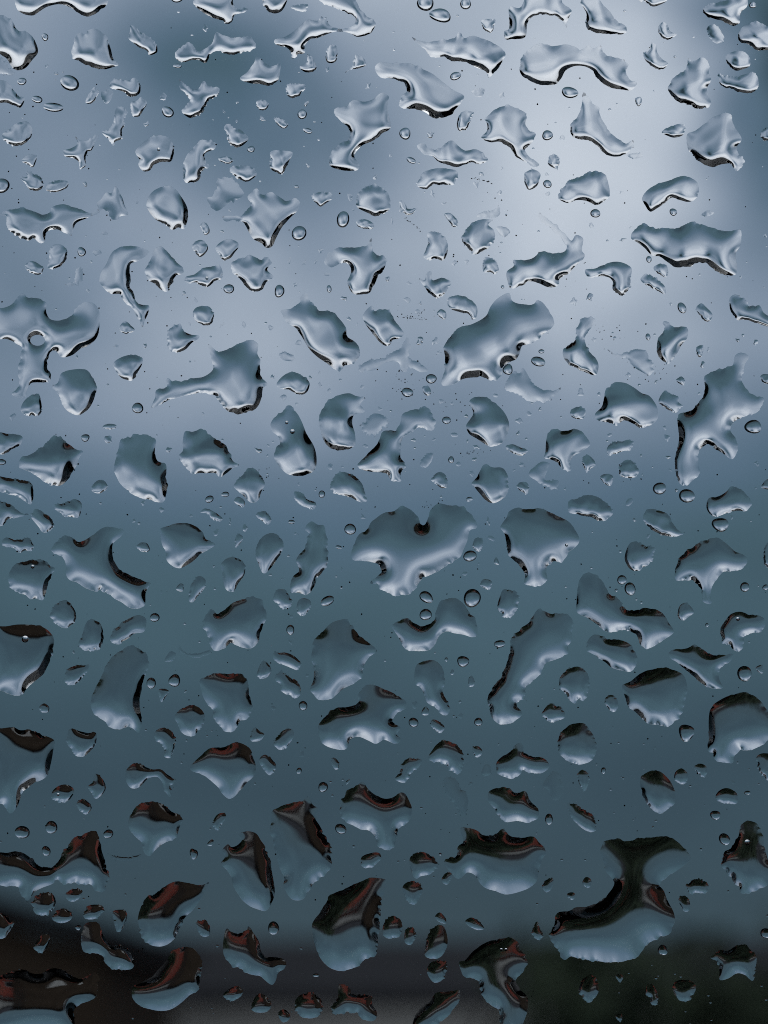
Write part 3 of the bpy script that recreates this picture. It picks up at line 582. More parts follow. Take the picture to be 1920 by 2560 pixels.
d|huge heart-shaped drop with a notched top|-280,440 -250,370 -220,300 -160,260 -110,190 -40,130 0,110 90,95 150,50 220,80 280,130 310,200 335,215 360,200 385,150 400,90 470,30 560,50 680,65 750,120 790,180 800,230 740,270 720,350 690,420 660,490 600,530 500,590 420,640 340,670 300,710 260,780 220,815 120,825 40,800 -30,760 -60,730 -120,715 -60,660 -20,620 -40,560 -100,535 -200,525 -270,515
d||765,390 790,330 850,330 855,390 830,445 785,430
e||743,484,60,46,0
d|large mushroom-shaped drop with a short stem|1005,230 1060,150 1080,100 1160,65 1220,80 1350,75 1440,110 1530,150 1610,200 1670,290 1690,350 1659,400 1600,450 1540,540 1480,530 1410,570 1400,620 1410,690 1350,735 1280,745 1210,720 1220,650 1180,580 1110,510 1070,470 1060,380 1040,290
o||1580,390,14
d||970,490 995,560 950,545
d||830,735 850,690 900,685 935,715 910,775 870,765
e|perfectly round black-rimmed bead|762,848,76,78,0
e||365,840,65,45,30
e||360,990,52,50,0
d|wave-shaped drop cradling a round bead|65,1080 140,1040 210,1025 260,1060 320,1085 390,1070 440,1030 450,960 490,870 550,850 620,850 690,900 740,980 790,1020 805,1170 760,1185 690,1165 600,1150 540,1135 480,1170 440,1250 380,1300 280,1305 200,1300 160,1260 130,1190 90,1130
d||1000,840 1030,775 1100,780 1160,820 1165,870 1140,960 1100,1010 1040,1015 1005,990 980,920
e||1000,1243,45,35,0
e||683,1395,52,48,20
e||538,1378,14,18,0
d|bell-bottom drop nicked on both sides|280,1430 340,1395 430,1385 490,1430 520,1500 525,1590 505,1640 520,1700 555,1757 570,1807 545,1857 500,1857 440,1797 370,1747 350,1687 310,1617 275,1590 262,1520
d|long slanted drop like a sleeve with a bright seam|1110,1200 1180,1110 1250,1060 1290,1000 1340,930 1420,970 1520,990 1600,1000 1640,1060 1610,1180 1590,1260 1585,1320 1500,1370 1400,1410 1370,1460 1350,1510 1280,1570 1220,1640 1215,1717 1170,1737 1150,1777 1175,1817 1190,1857 1130,1912 1060,1937 990,1932 940,1887 910,1797 900,1690 950,1610 1030,1500 1060,1410 1090,1300
d||735,1610 730,1540 760,1520 785,1570 770,1610
@1440,1250
d||420,500 440,420 480,360 540,365 600,400 675,420 670,500 630,560 580,580 550,610 470,600 435,550
e||397,690,42,40,0
e||467,768,47,57,10
e||348,780,14,14,0
d|manta-shaped drop with a pale tail below|905,480 1000,410 1100,355 1210,325 1290,370 1370,440 1470,490 1470,560 1410,600 1340,610 1260,630 1215,690 1180,740 1160,820 1170,890 1120,890 1090,830 1070,750 1010,700 930,695 870,700 850,640 870,550
e||1458,752,42,40,0
e||1635,755,24,25,0
d||880,960 900,910 940,890 990,920 1020,970 970,1010 920,1040 880,1010
d|long lazy drop like a reclining seal|20,720 60,650 120,625 190,660 240,730 280,800 370,855 400,930 460,960 540,945 600,930 690,945 760,990 800,1060 845,1140 770,1200 690,1250 610,1290 560,1250 530,1190 480,1140 400,1120 320,1145 260,1135 190,1080 100,1020 10,970 5,880
d|fish-shaped drop with a dark arched back|85,1240 150,1165 210,1175 290,1200 390,1210 470,1250 510,1320 530,1400 480,1480 400,1475 310,1450 250,1400 190,1365 130,1320 80,1290
d|cat-eared drop with a slanting black edge|800,1320 860,1290 950,1285 1040,1250 1090,1290 1150,1330 1250,1340 1350,1330 1340,1390 1270,1430 1230,1480 1240,1560 1270,1620 1190,1630 1110,1605 1050,1550 960,1480 870,1400 820,1370
d|puppet-head drop with one small bubble|1255,1110 1290,1040 1340,985 1410,965 1500,990 1620,1015 1630,1080 1610,1140 1520,1150 1450,1180 1440,1270 1380,1300 1320,1260 1280,1240 1260,1180
o||1402,1030,19
e||1455,1500,62,68,0
d||1550,1450 1610,1425 1610,1500 1580,1490
d||1615,500 1640,380 1720,360 1720,610 1650,590
d|frilled drop like a small jellyfish|-140,1540 -100,1490 -50,1450 20,1440 80,1480 115,1560 100,1680 60,1730 20,1715 -10,1760 -60,1720 -100,1660 -150,1640 -145,1590
e||1132,1080,16,16,0
@0,1660
d||335,380 380,340 425,370 415,415 360,415
d|smoky-capped drop with a hanging lower point|-60,560 20,555 120,545 170,570 250,570 320,590 360,610 470,660 460,750 440,860 410,960 350,1010 280,1040 220,1080 180,1150 150,1230 90,1290 30,1220 -60,1200
d||610,560 690,580 760,595 830,595 830,680 780,750 720,800 650,790 600,720 570,650
d||1340,585 1410,550 1480,580 1525,640 1500,720 1475,810 1420,800 1420,740 1380,690 1345,660
d|tadpole-shaped drop with a drooping right arm|1090,920 1140,865 1190,850 1260,890 1320,910 1390,910 1440,950 1520,1010 1490,1050 1470,1140 1430,1110 1400,1020 1360,975 1290,985 1240,1030 1190,1070 1130,1070 1090,1010
d||820,950 870,970 910,1040 905,1100 830,1165 790,1110 760,1060 800,1020
d||445,1120 480,1070 560,1040 630,1070 635,1120 590,1180 510,1200 450,1160
o||500,1130,13
d||660,1210 710,1165 760,1190 795,1240 745,1300 690,1265
d|eyelid-shaped drop with a red striped cap|1140,1270 1210,1210 1310,1190 1400,1210 1480,1280 1580,1340 1550,1430 1500,1510 1400,1560 1330,1620 1290,1660 1240,1620 1220,1540 1170,1490 1120,1430 1110,1370
e||193,1453,65,55,0
e||445,1410,52,55,0
e||937,1467,43,38,0
e||400,1615,38,42,0
f|thin dark crescent of water|930,1635 980,1655 1080,1668 1180,1655 1225,1645 1180,1690 1080,1697 990,1682
@480,1660
d|tulip-shaped drop with a crumpled dark rim|70,140 150,95 230,80 320,90 430,88 480,145 490,250 520,370 520,410 450,480 400,510 370,570 330,590 270,580 220,510 180,450 180,390 140,355 95,280 75,200
d||-130,420 -80,380 -20,360 50,370 105,430 110,500 60,570 10,620 -40,620 -90,590 -120,530 -150,460
d||500,640 540,550 600,590 630,610 590,660 520,670
d||705,670 770,590 820,555 865,570 880,620 840,690 800,735 740,735
d|spade-shaped drop with a striped red brow|15,850 80,790 150,730 230,720 300,715 370,680 430,685 500,730 530,810 550,890 530,970 470,1030 410,1100 360,1150 320,1165 260,1120 230,1070 150,1000 90,955 10,930 -20,900
d||580,830 620,785 670,800 725,870 715,930 670,960 630,930 600,890
e||960,360,40,38,0
e||925,922,22,28,20
d||1200,820 1230,810 1270,850 1265,905 1235,910 1210,870
e||1133,1063,43,43,0
d|large ox-shaped drop with an arched belly|1090,540 1120,490 1200,410 1280,375 1360,370 1440,320 1440,260 1490,190 1560,180 1659,215 1810,290 1850,340 1830,390 1760,430 1740,500 1795,550 1770,610 1810,660 1750,690 1660,655 1590,690 1520,660 1440,630 1370,650 1330,735 1240,735 1130,690 1100,620
d||180,1360 220,1300 280,1285 295,1320 270,1370 230,1430 190,1430 180,1390
d||130,1560 170,1515 190,1530 170,1570
e||15,1640,32,50,0
d|large blade-shaped drop with a dark diagonal back|690,1275 750,1240 850,1200 900,1190 960,1180 1000,1145 1040,1210 1090,1255 1065,1330 1100,1390 1150,1480 1200,1570 1210,1640 1200,1770 1120,1851 1050,1901 1000,1971 960,2031 890,2041 840,2011 800,1931 795,1841 750,1741 725,1651 700,1540 680,1440 690,1360
d|bowl-shaped drop with a dark smiling scoop|1280,1280 1290,1180 1350,1080 1440,1040 1475,1020 1530,1090 1600,1140 1659,1160 1740,1150 1800,1110 1840,1120 1880,1190 1900,1250 1880,1340 1810,1420 1770,1500 1750,1570 1690,1610 1650,1600 1600,1570 1585,1500 1530,1440 1460,1430 1400,1400 1340,1370 1300,1320
e||1285,1425,52,42,20
d||1465,1670 1560,1630 1620,1635 1635,1680 1600,1720 1550,1760 1470,1750
@960,1660
e||255,505,42,42,0
d||400,520 420,480 480,500 525,550 490,595 440,570
d||325,410 360,365 390,400 380,440 335,440
e||815,500,36,36,0
d|round-shouldered drop with a dark quilted cap|420,740 470,680 530,660 610,685 660,730 690,800 690,880 650,940 600,935 550,890 480,855 400,835 380,810
d||140,880 190,825 240,815 330,830 300,890 230,950 180,1025 95,995 130,940
d||760,720 810,710 850,750 830,800 790,800
d|bat-shaped drop with two dark eyebrows|980,840 1060,770 1110,740 1140,690 1200,700 1220,760 1290,800 1380,815 1430,880 1370,940 1290,940 1200,930 1160,970 1100,995 1020,970 970,930
f|faint slanting smear of water|530,980 600,980 650,1050 710,1120 730,1200 710,1290 650,1270 580,1180 530,1100 510,1030
d|faint mask-shaped drop with dark brows|910,1100 1020,1060 1070,1065 1140,1110 1220,1100 1270,1190 1330,1250 1330,1320 1250,1370 1150,1355 1060,1365 1000,1330 950,1250 900,1180
f||1370,1050 1430,960 1490,930 1545,1000 1540,1100 1510,1170 1460,1170 1420,1090
f||840,950 870,870 920,880 920,950 870,965
e||1425,1340,35,45,0
d||1365,430 1400,370 1430,340 1540,385 1560,460 1500,490 1440,505 1390,470
@1440,1660
d|large round drop with a black slanted cap|400,185 470,150 560,80 690,35 840,50 930,100 960,200 945,300 925,390 890,460 840,510 790,540 700,525 610,505 540,440 460,370 430,290 400,230
d||245,330 260,285 300,268 345,290 365,350 350,400 315,415 275,380
d|large shield-like drop with a bitten base|1155,410 1190,350 1260,300 1340,265 1430,245 1520,260 1590,310 1650,400 1700,500 1720,620 1640,670 1580,715 1500,745 1420,755 1370,800 1350,855 1290,850 1200,825 1170,780 1130,730 1150,640 1145,520
d|plump round drop with a dark crown|-165,690 -140,610 -60,530 0,510 70,515 130,580 175,680 165,790 110,850 0,860 -80,835 -140,770
e||953,593,68,72,0
d||845,970 870,920 920,905 965,950 955,1020 910,1040 860,1010
d||1020,890 1070,860 1125,885 1130,940 1105,980 1060,950
d|acorn-shaped drop with a dark striped cap|560,975 610,940 690,920 750,945 810,1010 850,1090 855,1200 800,1250 730,1290 660,1260 600,1190 560,1090
d||1205,1140 1250,1085 1310,1072 1370,1100 1400,1140 1385,1205 1310,1205 1230,1190
d||5,960 50,915 100,940 115,980 100,1060 70,1095 35,1050 15,1000
e||237,920,20,28,0
e||1480,1112,28,18,0
e||1203,1305,42,42,0
e||1282,1513,47,52,0
d||-70,1200 0,1210 80,1270 170,1340 170,1440 110,1450 40,1410 -20,1350 -60,1290
d||1560,800 1620,770 1720,800 1720,1000 1650,1000 1590,940 1570,870
@0,2048
d|long breaking-wave drop with red striped crests|-60,300 60,290 140,275 210,295 270,340 340,395 410,405 470,400 520,340 570,240 630,170 720,130 800,105 850,160 880,270 920,390 940,480 930,560 890,630 830,600 790,570 700,560 630,550 560,565 500,520 450,560 370,590 300,630 240,715 190,660 160,590 100,575 40,580 -60,540
d||280,760 305,670 380,630 460,650 485,720 450,790 390,830 320,825
d||570,640 630,605 715,615 690,680 630,712 580,690
d||455,850 490,790 550,770 610,800 625,850 570,890 490,890
d||720,820 750,760 820,735 890,750 895,800 830,855 740,860
d||975,800 1030,780 1085,790 1100,840 1070,930 1020,980 995,930
d||-50,800 30,820 120,890 90,960 30,1025 -50,1020
d||290,1110 330,1040 370,995 430,1010 410,1100 350,1158
d|bird-shaped drop with a red head and slanting wing|715,960 745,905 830,885 870,930 900,1020 960,1085 1060,1100 1130,1150 1160,1260 1130,1295 1040,1295 960,1290 920,1230 880,1180 800,1155 730,1145 700,1060
e||678,935,26,22,0
d|large scoop-shaped drop with a swept red top|1190,870 1210,780 1250,690 1330,650 1420,580 1530,535 1659,555 1730,570 1810,545 1760,650 1670,780 1600,850 1550,950 1510,1030 1440,1085 1360,1100 1280,1075 1240,1040 1210,950
d|boat-shaped drop with a rising dark red bow|1150,1450 1230,1410 1340,1330 1430,1230 1500,1130 1560,1110 1659,1110 1710,1160 1750,1260 1735,1380 1710,1470 1640,1520 1560,1590 1480,1640 1400,1655 1300,1640 1200,1600 1145,1540
d|dark ragged drop crossed by a red stripe|-60,1380 60,1350 140,1290 200,1290 280,1330 360,1330 430,1290 530,1300 620,1350 700,1390 760,1360 800,1320 860,1360 850,1450 830,1530 770,1570 690,1600 640,1660 650,1760 600,1830 -60,1830
@480,2048
d|leaning drop with a hollowed dark brow|260,270 310,215 340,240 390,225 430,180 405,130 460,105 550,120 600,190 630,230 650,300 680,360 690,450 710,560 715,640 690,720 640,790 560,775 490,745 420,680 360,580 340,500 300,440 245,380 280,330
d||35,890 80,868 130,880 155,930 150,1000 100,1015 60,980
e||705,940,48,58,0
d|two-eared drop with a red mouth and slanting tail|270,1060 300,940 340,970 400,990 460,950 490,920 530,980 580,1060 600,1150 650,1190 720,1185 810,1230 800,1290 750,1320 720,1400 690,1430 630,1390 590,1355 510,1340 420,1295 350,1265 280,1190
d|large satchel-shaped drop under a red striped flap|1040,900 1110,800 1190,670 1300,610 1430,550 1550,505 1650,515 1672,530 1660,640 1640,760 1620,900 1610,1020 1605,1120 1570,1190 1490,1220 1440,1270 1350,1300 1270,1310 1180,1275 1110,1200 1070,1110 1045,1000
d||270,1520 330,1460 400,1440 440,1480 420,1530 330,1570
d||515,1610 550,1530 600,1505 660,1550 685,1610 650,1660 580,1670 520,1650
d|round half-dark drop with a red band|885,1610 920,1530 1010,1495 1090,1530 1130,1610 1100,1690 1020,1720 930,1690
d||745,1680 790,1640 850,1690 830,1740 780,1750
d|arched bow-shaped drop with coiled stripes|1200,1610 1260,1550 1270,1430 1330,1430 1390,1500 1470,1520 1550,1530 1560,1600 1600,1680 1570,1740 1480,1730 1420,1680 1350,1670 1270,1690 1220,1690
e||1072,1347,28,15,0
@960,2048
d|big bowl-shaped drop with red coiled stripes|660,80 720,75 800,90 860,140 940,140 1030,85 1070,130 1170,160 1290,150 1340,200 1400,270 1370,340 1340,430 1320,530 1260,590 1160,630 1050,650 970,625 870,590 820,540 780,480 720,460 660,510 600,490 550,430 505,370 560,330 620,310 640,220 680,200
d||220,350 250,300 320,280 400,310 485,385 440,440 390,485 330,490 270,510 230,430
d||160,590 190,550 250,535 310,560 328,610 300,690 270,735 220,730 185,680
d||500,510 540,460 590,470 580,520 540,565 505,545
d||1365,575 1440,500 1465,530 1440,610 1400,630
d||1580,650 1620,630 1650,645 1640,690 1600,690
d||0,900 40,850 90,840 140,870 160,930 130,1010 50,1035 0,1010 -15,950
d||175,1020 190,950 240,930 275,960 270,1030 230,1085 185,1070
d||440,840 480,805 530,850 540,890 520,905 460,875
d||350,1160 370,1040 400,960 460,915 520,935 550,1040 540,1110 490,1190 420,1205 365,1190
d||700,880 750,850 810,870 865,945 800,955 730,920
d||370,1310 400,1240 470,1218 540,1230 535,1340 500,1390 440,1412 400,1380
d||1275,980 1320,880 1350,950 1380,1000 1350,1040 1300,1025
d|large dancing-figure drop with a black and red top|645,1230 700,1215 770,1140 870,1070 980,1035 1090,1030 1140,1060 1190,1130 1245,1220 1200,1320 1140,1390 1180,1470 1235,1530 1240,1650 1200,1770 1190,1830 1020,1830 1000,1750 990,1650 930,1610 870,1560 835,1460 820,1390 770,1370 700,1370 660,1300
o||1015,1130,13
o||1055,1130,13
d|flame-shaped drop with slanting dark streaks|260,1720 310,1640 400,1570 450,1500 540,1490 650,1475 650,1560 600,1640 530,1720 450,1790 380,1830 250,1830
@1440,2048
d|huge goblet-shaped drop with a black stem|350,170 430,185 520,165 640,160 750,145 870,190 990,330 930,400 830,470 740,530 720,570 760,630 800,720 845,810 850,900 800,1000 720,1015 640,1060 570,1130 540,1190 440,1220 300,1235 180,1225 60,1205 0,1190 -40,1185 -100,1215 -160,1140 -205,1050 -230,1020 -190,910 -160,810 -60,790 0,760 100,755 200,710 280,640 330,560 310,510 260,450 240,390 215,270 260,190
d|tall hooded drop with a white bubble|1420,60 1470,10 1560,40 1610,110 1620,190 1650,330 1690,450 1650,560 1580,610 1500,635 1440,635 1370,550 1290,440 1255,380 1290,300 1360,200 1410,130
o||1485,205,30
d||55,540 90,497 130,525 125,580 95,592 65,570
d||950,570 1010,530 1060,508 1145,570 1130,630 1080,640 1030,635 990,645 955,600
d||885,690 920,657 960,670 985,730 975,790 935,795 905,750
e||748,1130,43,45,0
e||1640,985,48,45,0
d|elephant-shaped drop with an arched belly|1165,1195 1240,1130 1310,1135 1380,1095 1450,1090 1520,1130 1555,1210 1550,1300 1525,1395 1460,1345 1390,1330 1310,1375 1240,1385 1240,1290 1210,1225
d||25,1480 50,1390 110,1340 165,1360 190,1430 190,1500 120,1580 60,1560
d||340,1350 390,1340 405,1370 380,1410
d||620,1420 660,1430 700,1490 700,1600 650,1595 640,1540 600,1510
d||835,1470 850,1410 920,1385 1000,1400 1035,1450 1010,1520 960,1570 890,1560
d||340,1700 390,1680 400,1720 380,1750
"""

# ------------------------------------------------------------------ rain drops
# Each line was measured on the photograph: kind | short description | outline in 3.456 x photo pixels from the corner given by @x,y.
# d = drop, f = thin film, e = bead (cx,cy,rx,ry,tilt), o = air bubble inside the drop above (cx,cy,r); a 4th field is a hole.
K = 3.45625
def parse(txt):
    out, ox, oy = [], 0, 0
    for ln in txt.strip().splitlines():
        if ln[0] == '@': ox, oy = map(float, ln[1:].split(',')); continue
        f = ln.split('|')
        if f[0] == 'o':
            x, y, r = map(float, f[2].split(',')); out[-1]['bub'].append((ox + x / K, oy + y / K, r / K)); continue
        d = dict(kind=f[0], name=f[1], bub=[], hole=None)
        if f[0] == 'e':
            cx, cy, rx, ry, a = map(float, f[2].split(','))
            a = R(a); t = np.linspace(0, 2 * math.pi, 14, endpoint=False)
            wob = 1 + .045 * rng.standard_normal() * np.cos(2 * t + rng.uniform(0, 6)) + .035 * rng.standard_normal() * np.cos(3 * t + rng.uniform(0, 6))
            p = np.stack([np.cos(t) * rx * wob, np.sin(t) * ry * wob], 1)
            p = p @ np.array([[math.cos(a), math.sin(a)], [-math.sin(a), math.cos(a)]]) + (cx, cy)
        else:
            p = np.array([[float(c) for c in q.split(',')] for q in f[2].split()])
            if len(f) > 3:
                cx, cy, rx, ry = map(float, f[3].split(','))
                t = np.linspace(0, 2 * math.pi, 14, endpoint=False)
                d['hole'] = np.stack([ox + (cx + np.cos(t) * rx) / K, oy + (cy + np.sin(t) * ry) / K], 1)
        d['pts'] = np.array([ox, oy]) + p / K
        out.append(d)
    return out

def spline(p, step, rough):
    """closed centripetal-ish Catmull-Rom, resampled at an even step, with a slightly frayed edge"""
    n = len(p); q = []
    for i in range(n):
        a, b, c, d = p[i - 1], p[i], p[(i + 1) % n], p[(i + 2) % n]
        m = 10; t = np.linspace(0, 1, m, endpoint=False)[:, None]
        lb = np.linalg.norm(c - b) + 1e-9
        m1 = (c - a) * lb / (np.linalg.norm(b - a) + lb); m2 = (d - b) * lb / (np.linalg.norm(d - c) + lb)
        q.append((2*t**3 - 3*t**2 + 1) * b + (t**3 - 2*t**2 + t) * m1 + (-2*t**3 + 3*t**2) * c + (t**3 - t**2) * m2)
    q = np.concatenate(q)
    seg = np.linalg.norm(np.roll(q, -1, 0) - q, axis=1); cum = np.concatenate([[0], np.cumsum(seg)])
    m = max(16, int(cum[-1] / step)); s = np.linspace(0, cum[-1], m, endpoint=False)
    qq = np.vstack([q, q[:1]])
    r = np.stack([np.interp(s, cum, qq[:, 0]), np.interp(s, cum, qq[:, 1])], 1)
    if rough > 0:
        tg = np.roll(r, -1, 0) - np.roll(r, 1, 0); tg /= np.linalg.norm(tg, axis=1)[:, None] + 1e-9
        nr = np.stack([tg[:, 1], -tg[:, 0]], 1)
        w = rng.standard_normal(m); w = w + np.roll(w, 1) * .8 + np.roll(w, -1) * .8
        k2 = np.convolve(np.tile(rng.standard_normal(m), 3), np.ones(7) / 7, 'same')[m:2 * m] * 2.2
        gate = np.clip(np.convolve(np.tile(rng.standard_normal(m), 3), np.ones(21) / 21, 'same')[m:2 * m] * 3 + .6, 0, 1.6)
        r = r + nr * ((w * .5 + k2) * gate * rough)[:, None]
    return r, cum[-1]
def area(p): x, y = p[:, 0], p[:, 1]; return .5 * abs(np.dot(x, np.roll(y, -1)) - np.dot(y, np.roll(x, -1)))
def inside(pts, poly):
    x, y = pts[:, 0][:, None], pts[:, 1][:, None]
    x0, y0 = poly[:, 0], poly[:, 1]; x1, y1 = np.roll(x0, -1), np.roll(y0, -1)
    c = (y0 > y) != (y1 > y)
    xi = (x1 - x0) * (y - y0) / np.where(y1 == y0, 1e-12, y1 - y0) + x0
    return (np.sum(c & (x < xi), axis=1) % 2) == 1
def dist_to(pts, poly):
    return np.min(np.linalg.norm(pts[:, None, :] - poly[None], axis=2), axis=1)

DROPS = parse(DATA)
for d in DROPS: d['c0'] = d['pts'].mean(0); d['r0'] = np.max(np.hypot(*(d['pts'] - d['c0']).T))
# thin broken residue that splashes left between the drops (too fine to count: joined into one object below)
def residue(k, cx, cy, sx, sy):
    made = 0
    for _ in range(k * 6):
        if made >= k: return
        x, y = random.gauss(cx, sx), random.gauss(cy, sy); r = random.uniform(3.5, 11)
        if not (0 < x < 1920 and 0 < y < 2560): continue
        if any(np.hypot(*(d['c0'] - (x, y))) < d['r0'] + 40 and (np.min(np.hypot(*(d['pts'] - (x, y)).T)) < r * 1.8 + 3 or inside(np.array([[x, y]]), d['pts'])[0]) for d in DROPS): continue
        m = random.randint(7, 11); t = np.sort(np.linspace(0, 6.283, m, endpoint=False) + np.array([random.uniform(-.2, .2) for _ in range(m)]))
        rad = np.array([r * random.uniform(.45, 1.35) for _ in range(m)]); st = random.uniform(.5, 1); an = random.uniform(0, 3.14)
        p = np.stack([np.cos(t) * rad, np.sin(t) * rad * st], 1)
        p = p @ np.array([[math.cos(an), math.sin(an)], [-math.sin(an), math.cos(an)]]) + (x, y)
        DROPS.append(dict(kind=random.choice('ffd'), name='', bub=[], hole=None, pts=p, c0=np.array([x, y]), r0=1.4 * r)); made += 1
residue(70, 960, 500, 600, 330); residue(70, 1150, 1000, 420, 200); residue(45, 900, 1500, 600, 350)
for d in DROPS:
    d['area'] = area(d['pts'])
    a = math.sqrt(d['area'])
    step = min(5.0, max(1.1, a / 20))
    d['step'] = step
    rough = {'e': 0.0, 'd': 1.15, 'f': 2.0}[d['kind']] * min(1, a / 50)
    out, per = spline(d['pts'], step * .62, rough)
    d['per'] = per
    loops = [out]
    if d['hole'] is not None:
        h, hp = spline(d['hole'], step * .62, 0); loops.append(h); d['per'] += hp
    d['cen'] = out.mean(0)
    lo, hi = out.min(0), out.max(0)
    gx = np.arange(lo[0], hi[0] + step, step); gy = np.arange(lo[1], hi[1] + step, step * .866)
    G = np.array([(x + (step / 2 if j % 2 else 0), y) for j, y in enumerate(gy) for x in gx])
    G = G + rng.uniform(-.08, .08, G.shape) * step
    allb = np.concatenate(loops)
    k = inside(G, out)
    if len(loops) > 1: k &= ~inside(G, loops[1])
    G = G[k]
    if len(G): G = G[dist_to(G, allb) > step * .55]
    # one extra ring close to the rim, where the water curves fastest
    P = np.concatenate([allb, G]) if len(G) else allb
    edges = []; s = 0
    for lp in loops:
        m = len(lp); edges += [(s + i, s + (i + 1) % m) for i in range(m)]; s += m
    rv, _, rf, *_ = delaunay_2d_cdt([Vector((float(x), float(y))) for x, y in P], edges, [], 0, 1e-5)
    V = np.array([(v.x, v.y) for v in rv]); F = np.array([f for f in rf if len(f) == 3])
    c = V[F].mean(1)
    k = inside(c, out)
    if len(loops) > 1: k &= ~inside(c, loops[1])
    F = F[k]
    used, inv = np.unique(F, return_inverse=True); V = V[used]; F = inv.reshape(-1, 3)
    e1, e2 = V[F[:, 1]] - V[F[:, 0]], V[F[:, 2]] - V[F[:, 0]]
    cr_ = e1[:, 0] * e2[:, 1] - e1[:, 1] * e2[:, 0]
    F[cr_ < 0] = F[cr_ < 0][:, [0, 2, 1]]
    ok = np.abs(cr_) > 1e-4
    F = F[ok]
    E = np.sort(np.concatenate([F[:, [0, 1]], F[:, [1, 2]], F[:, [2, 0]]]), axis=1)
    ue, cnt = np.unique(E, axis=0, return_counts=True)
    bnd = np.zeros(len(V), bool); bnd[ue[cnt == 1].ravel()] = True
    d['V'], d['F'], d['bnd'] = V, F, bnd

# water surface: constant-curvature (capillary) film pinned along the outline, sagging a little downhill.
# div(grad h / sqrt(1+|grad h|^2)) = -c, with c * area = mean(sin contact angle) * perimeter; all drops solved together.
off = 0; VV, FF, BB, CC, KK = [], [], [], [], []
for i, d in enumerate(DROPS):
    d['off'] = off
    rr = random.Random(i * 7 + 1)
    a = math.sqrt(d['area'])
    if d['kind'] == 'e': sb = rr.uniform(.84, .88); sag = .2
    elif d['kind'] == 'f': sb = rr.uniform(.24, .34); sag = .3
    else:
        sb = rr.uniform(.92, 1.02) if a > 60 else rr.uniform(.84, .96); sag = .6
    lo, hi = d['V'].min(0), d['V'].max(0); yc = d['V'][:, 1].mean()
    A = area(d['pts'])
    inr = 2 * A / d['per']; kr = 0.0 if d['kind'] == 'e' else 1.7       # gravity flattens the middle of a wide drop
    c = sb * d['per'] / A * (1 + .115 * kr * kr)
    KK.append(np.full(len(d['V']), (kr / inr) ** 2))
    cv = c * (1 + sag * (d['V'][:, 1] - yc) / max(1, (hi[1] - lo[1]) / 2))
    if d['kind'] != 'e':        # water splashed on uneven dirt: the surface swells and dips a little
        und = np.zeros(len(d['V']))
        for q in range(5):
            th_ = rr.uniform(0, 6.28); wl = rr.uniform(.35, .9) * max(a, 30)
            und += np.sin((d['V'][:, 0] * math.cos(th_) + d['V'][:, 1] * math.sin(th_)) * 6.28 / wl + rr.uniform(0, 6.28))
        cv = cv + c * und * (.22 if d['cen'][1] < 1350 else .05)
    VV.append(d['V']); FF.append(d['F'] + off); BB.append(d['bnd']); CC.append(cv); off += len(d['V'])
VV = np.concatenate(VV); FF = np.concatenate(FF); BB = np.concatenate(BB); CC = np.concatenate(CC); KK = np.concatenate(KK); n = len(VV)
p0, p1, p2 = VV[FF[:, 0]], VV[FF[:, 1]], VV[FF[:, 2]]
A2 = (p1[:, 0]-p0[:, 0])*(p2[:, 1]-p0[:, 1]) - (p1[:, 1]-p0[:, 1])*(p2[:, 0]-p0[:, 0])
A2 = np.maximum(A2, 1e-6)
def rot(v): return np.stack([-v[:, 1], v[:, 0]], 1)
g0, g1, g2 = rot(p2 - p1) / A2[:, None], rot(p0 - p2) / A2[:, None], rot(p1 - p0) / A2[:, None]
ar = A2 / 2
I = [(0, 0), (0, 1), (0, 2), (1, 1), (1, 2), (2, 2)]
GG = [g0, g1, g2]
dots = {ij: np.einsum('ij,ij->i', GG[ij[0]], GG[ij[1]]) * ar for ij in I}
lump = np.bincount(FF.ravel(), weights=np.repeat(ar / 3, 3), minlength=n); rhs = lump * CC; lump = lump * KK
free = ~BB; rhs[BB] = 0
f0, f1, f2 = FF[:, 0], FF[:, 1], FF[:, 2]
def solve(w, h, tol, itmax):
    k = {ij: dots[ij] * w for ij in I}
    diag = np.bincount(f0, k[0, 0], n) + np.bincount(f1, k[1, 1], n) + np.bincount(f2, k[2, 2], n); diag = diag + lump; diag[diag <= 0] = 1
    def mul(x):
        x0, x1, x2 = x[f0], x[f1], x[f2]
        y = np.bincount(f0, k[0, 0]*x0 + k[0, 1]*x1 + k[0, 2]*x2, n) + np.bincount(f1, k[0, 1]*x0 + k[1, 1]*x1 + k[1, 2]*x2, n) \
            + np.bincount(f2, k[0, 2]*x0 + k[1, 2]*x1 + k[2, 2]*x2, n)
        y += lump * x; y[BB] = 0; return y
    r = rhs - mul(h); z = r / diag; p = z.copy(); rz = r @ z; r0 = math.sqrt(rhs @ rhs)
    for it in range(itmax):
        q = mul(p); al = rz / (p @ q + 1e-30); h = h + al * p; r = r - al * q
        if math.sqrt(r @ r) < tol * r0: break
        z = r / diag; rn = r @ z; p = z + (rn / rz) * p; rz = rn
    return h
def lean(j, d):      # steepest slope the water holds before its edge would slip
    return np.full(len(d['F']), 9.0 if d['kind'] == 'e' else random.Random(j).uniform(1.2, 1.4))
tcap = np.concatenate([lean(j, d) for j, d in enumerate(DROPS)])
H = np.zeros(n); w = np.ones(len(FF))
for it in range(22):
    H = solve(w, H, 3e-3 if it < 21 else 6e-4, 140)
    gr = g0 * H[f0][:, None] + g1 * H[f1][:, None] + g2 * H[f2][:, None]
    s2 = (gr ** 2).sum(1)
    wn = (1 + np.minimum(np.sqrt(s2) / tcap, 1.6) ** 6) / np.sqrt(1 + np.minimum(s2, 5.0))     # pinned edges never lean past the advancing angle
    w = .62 * w + .38 * wn
H = np.maximum(H, 0)
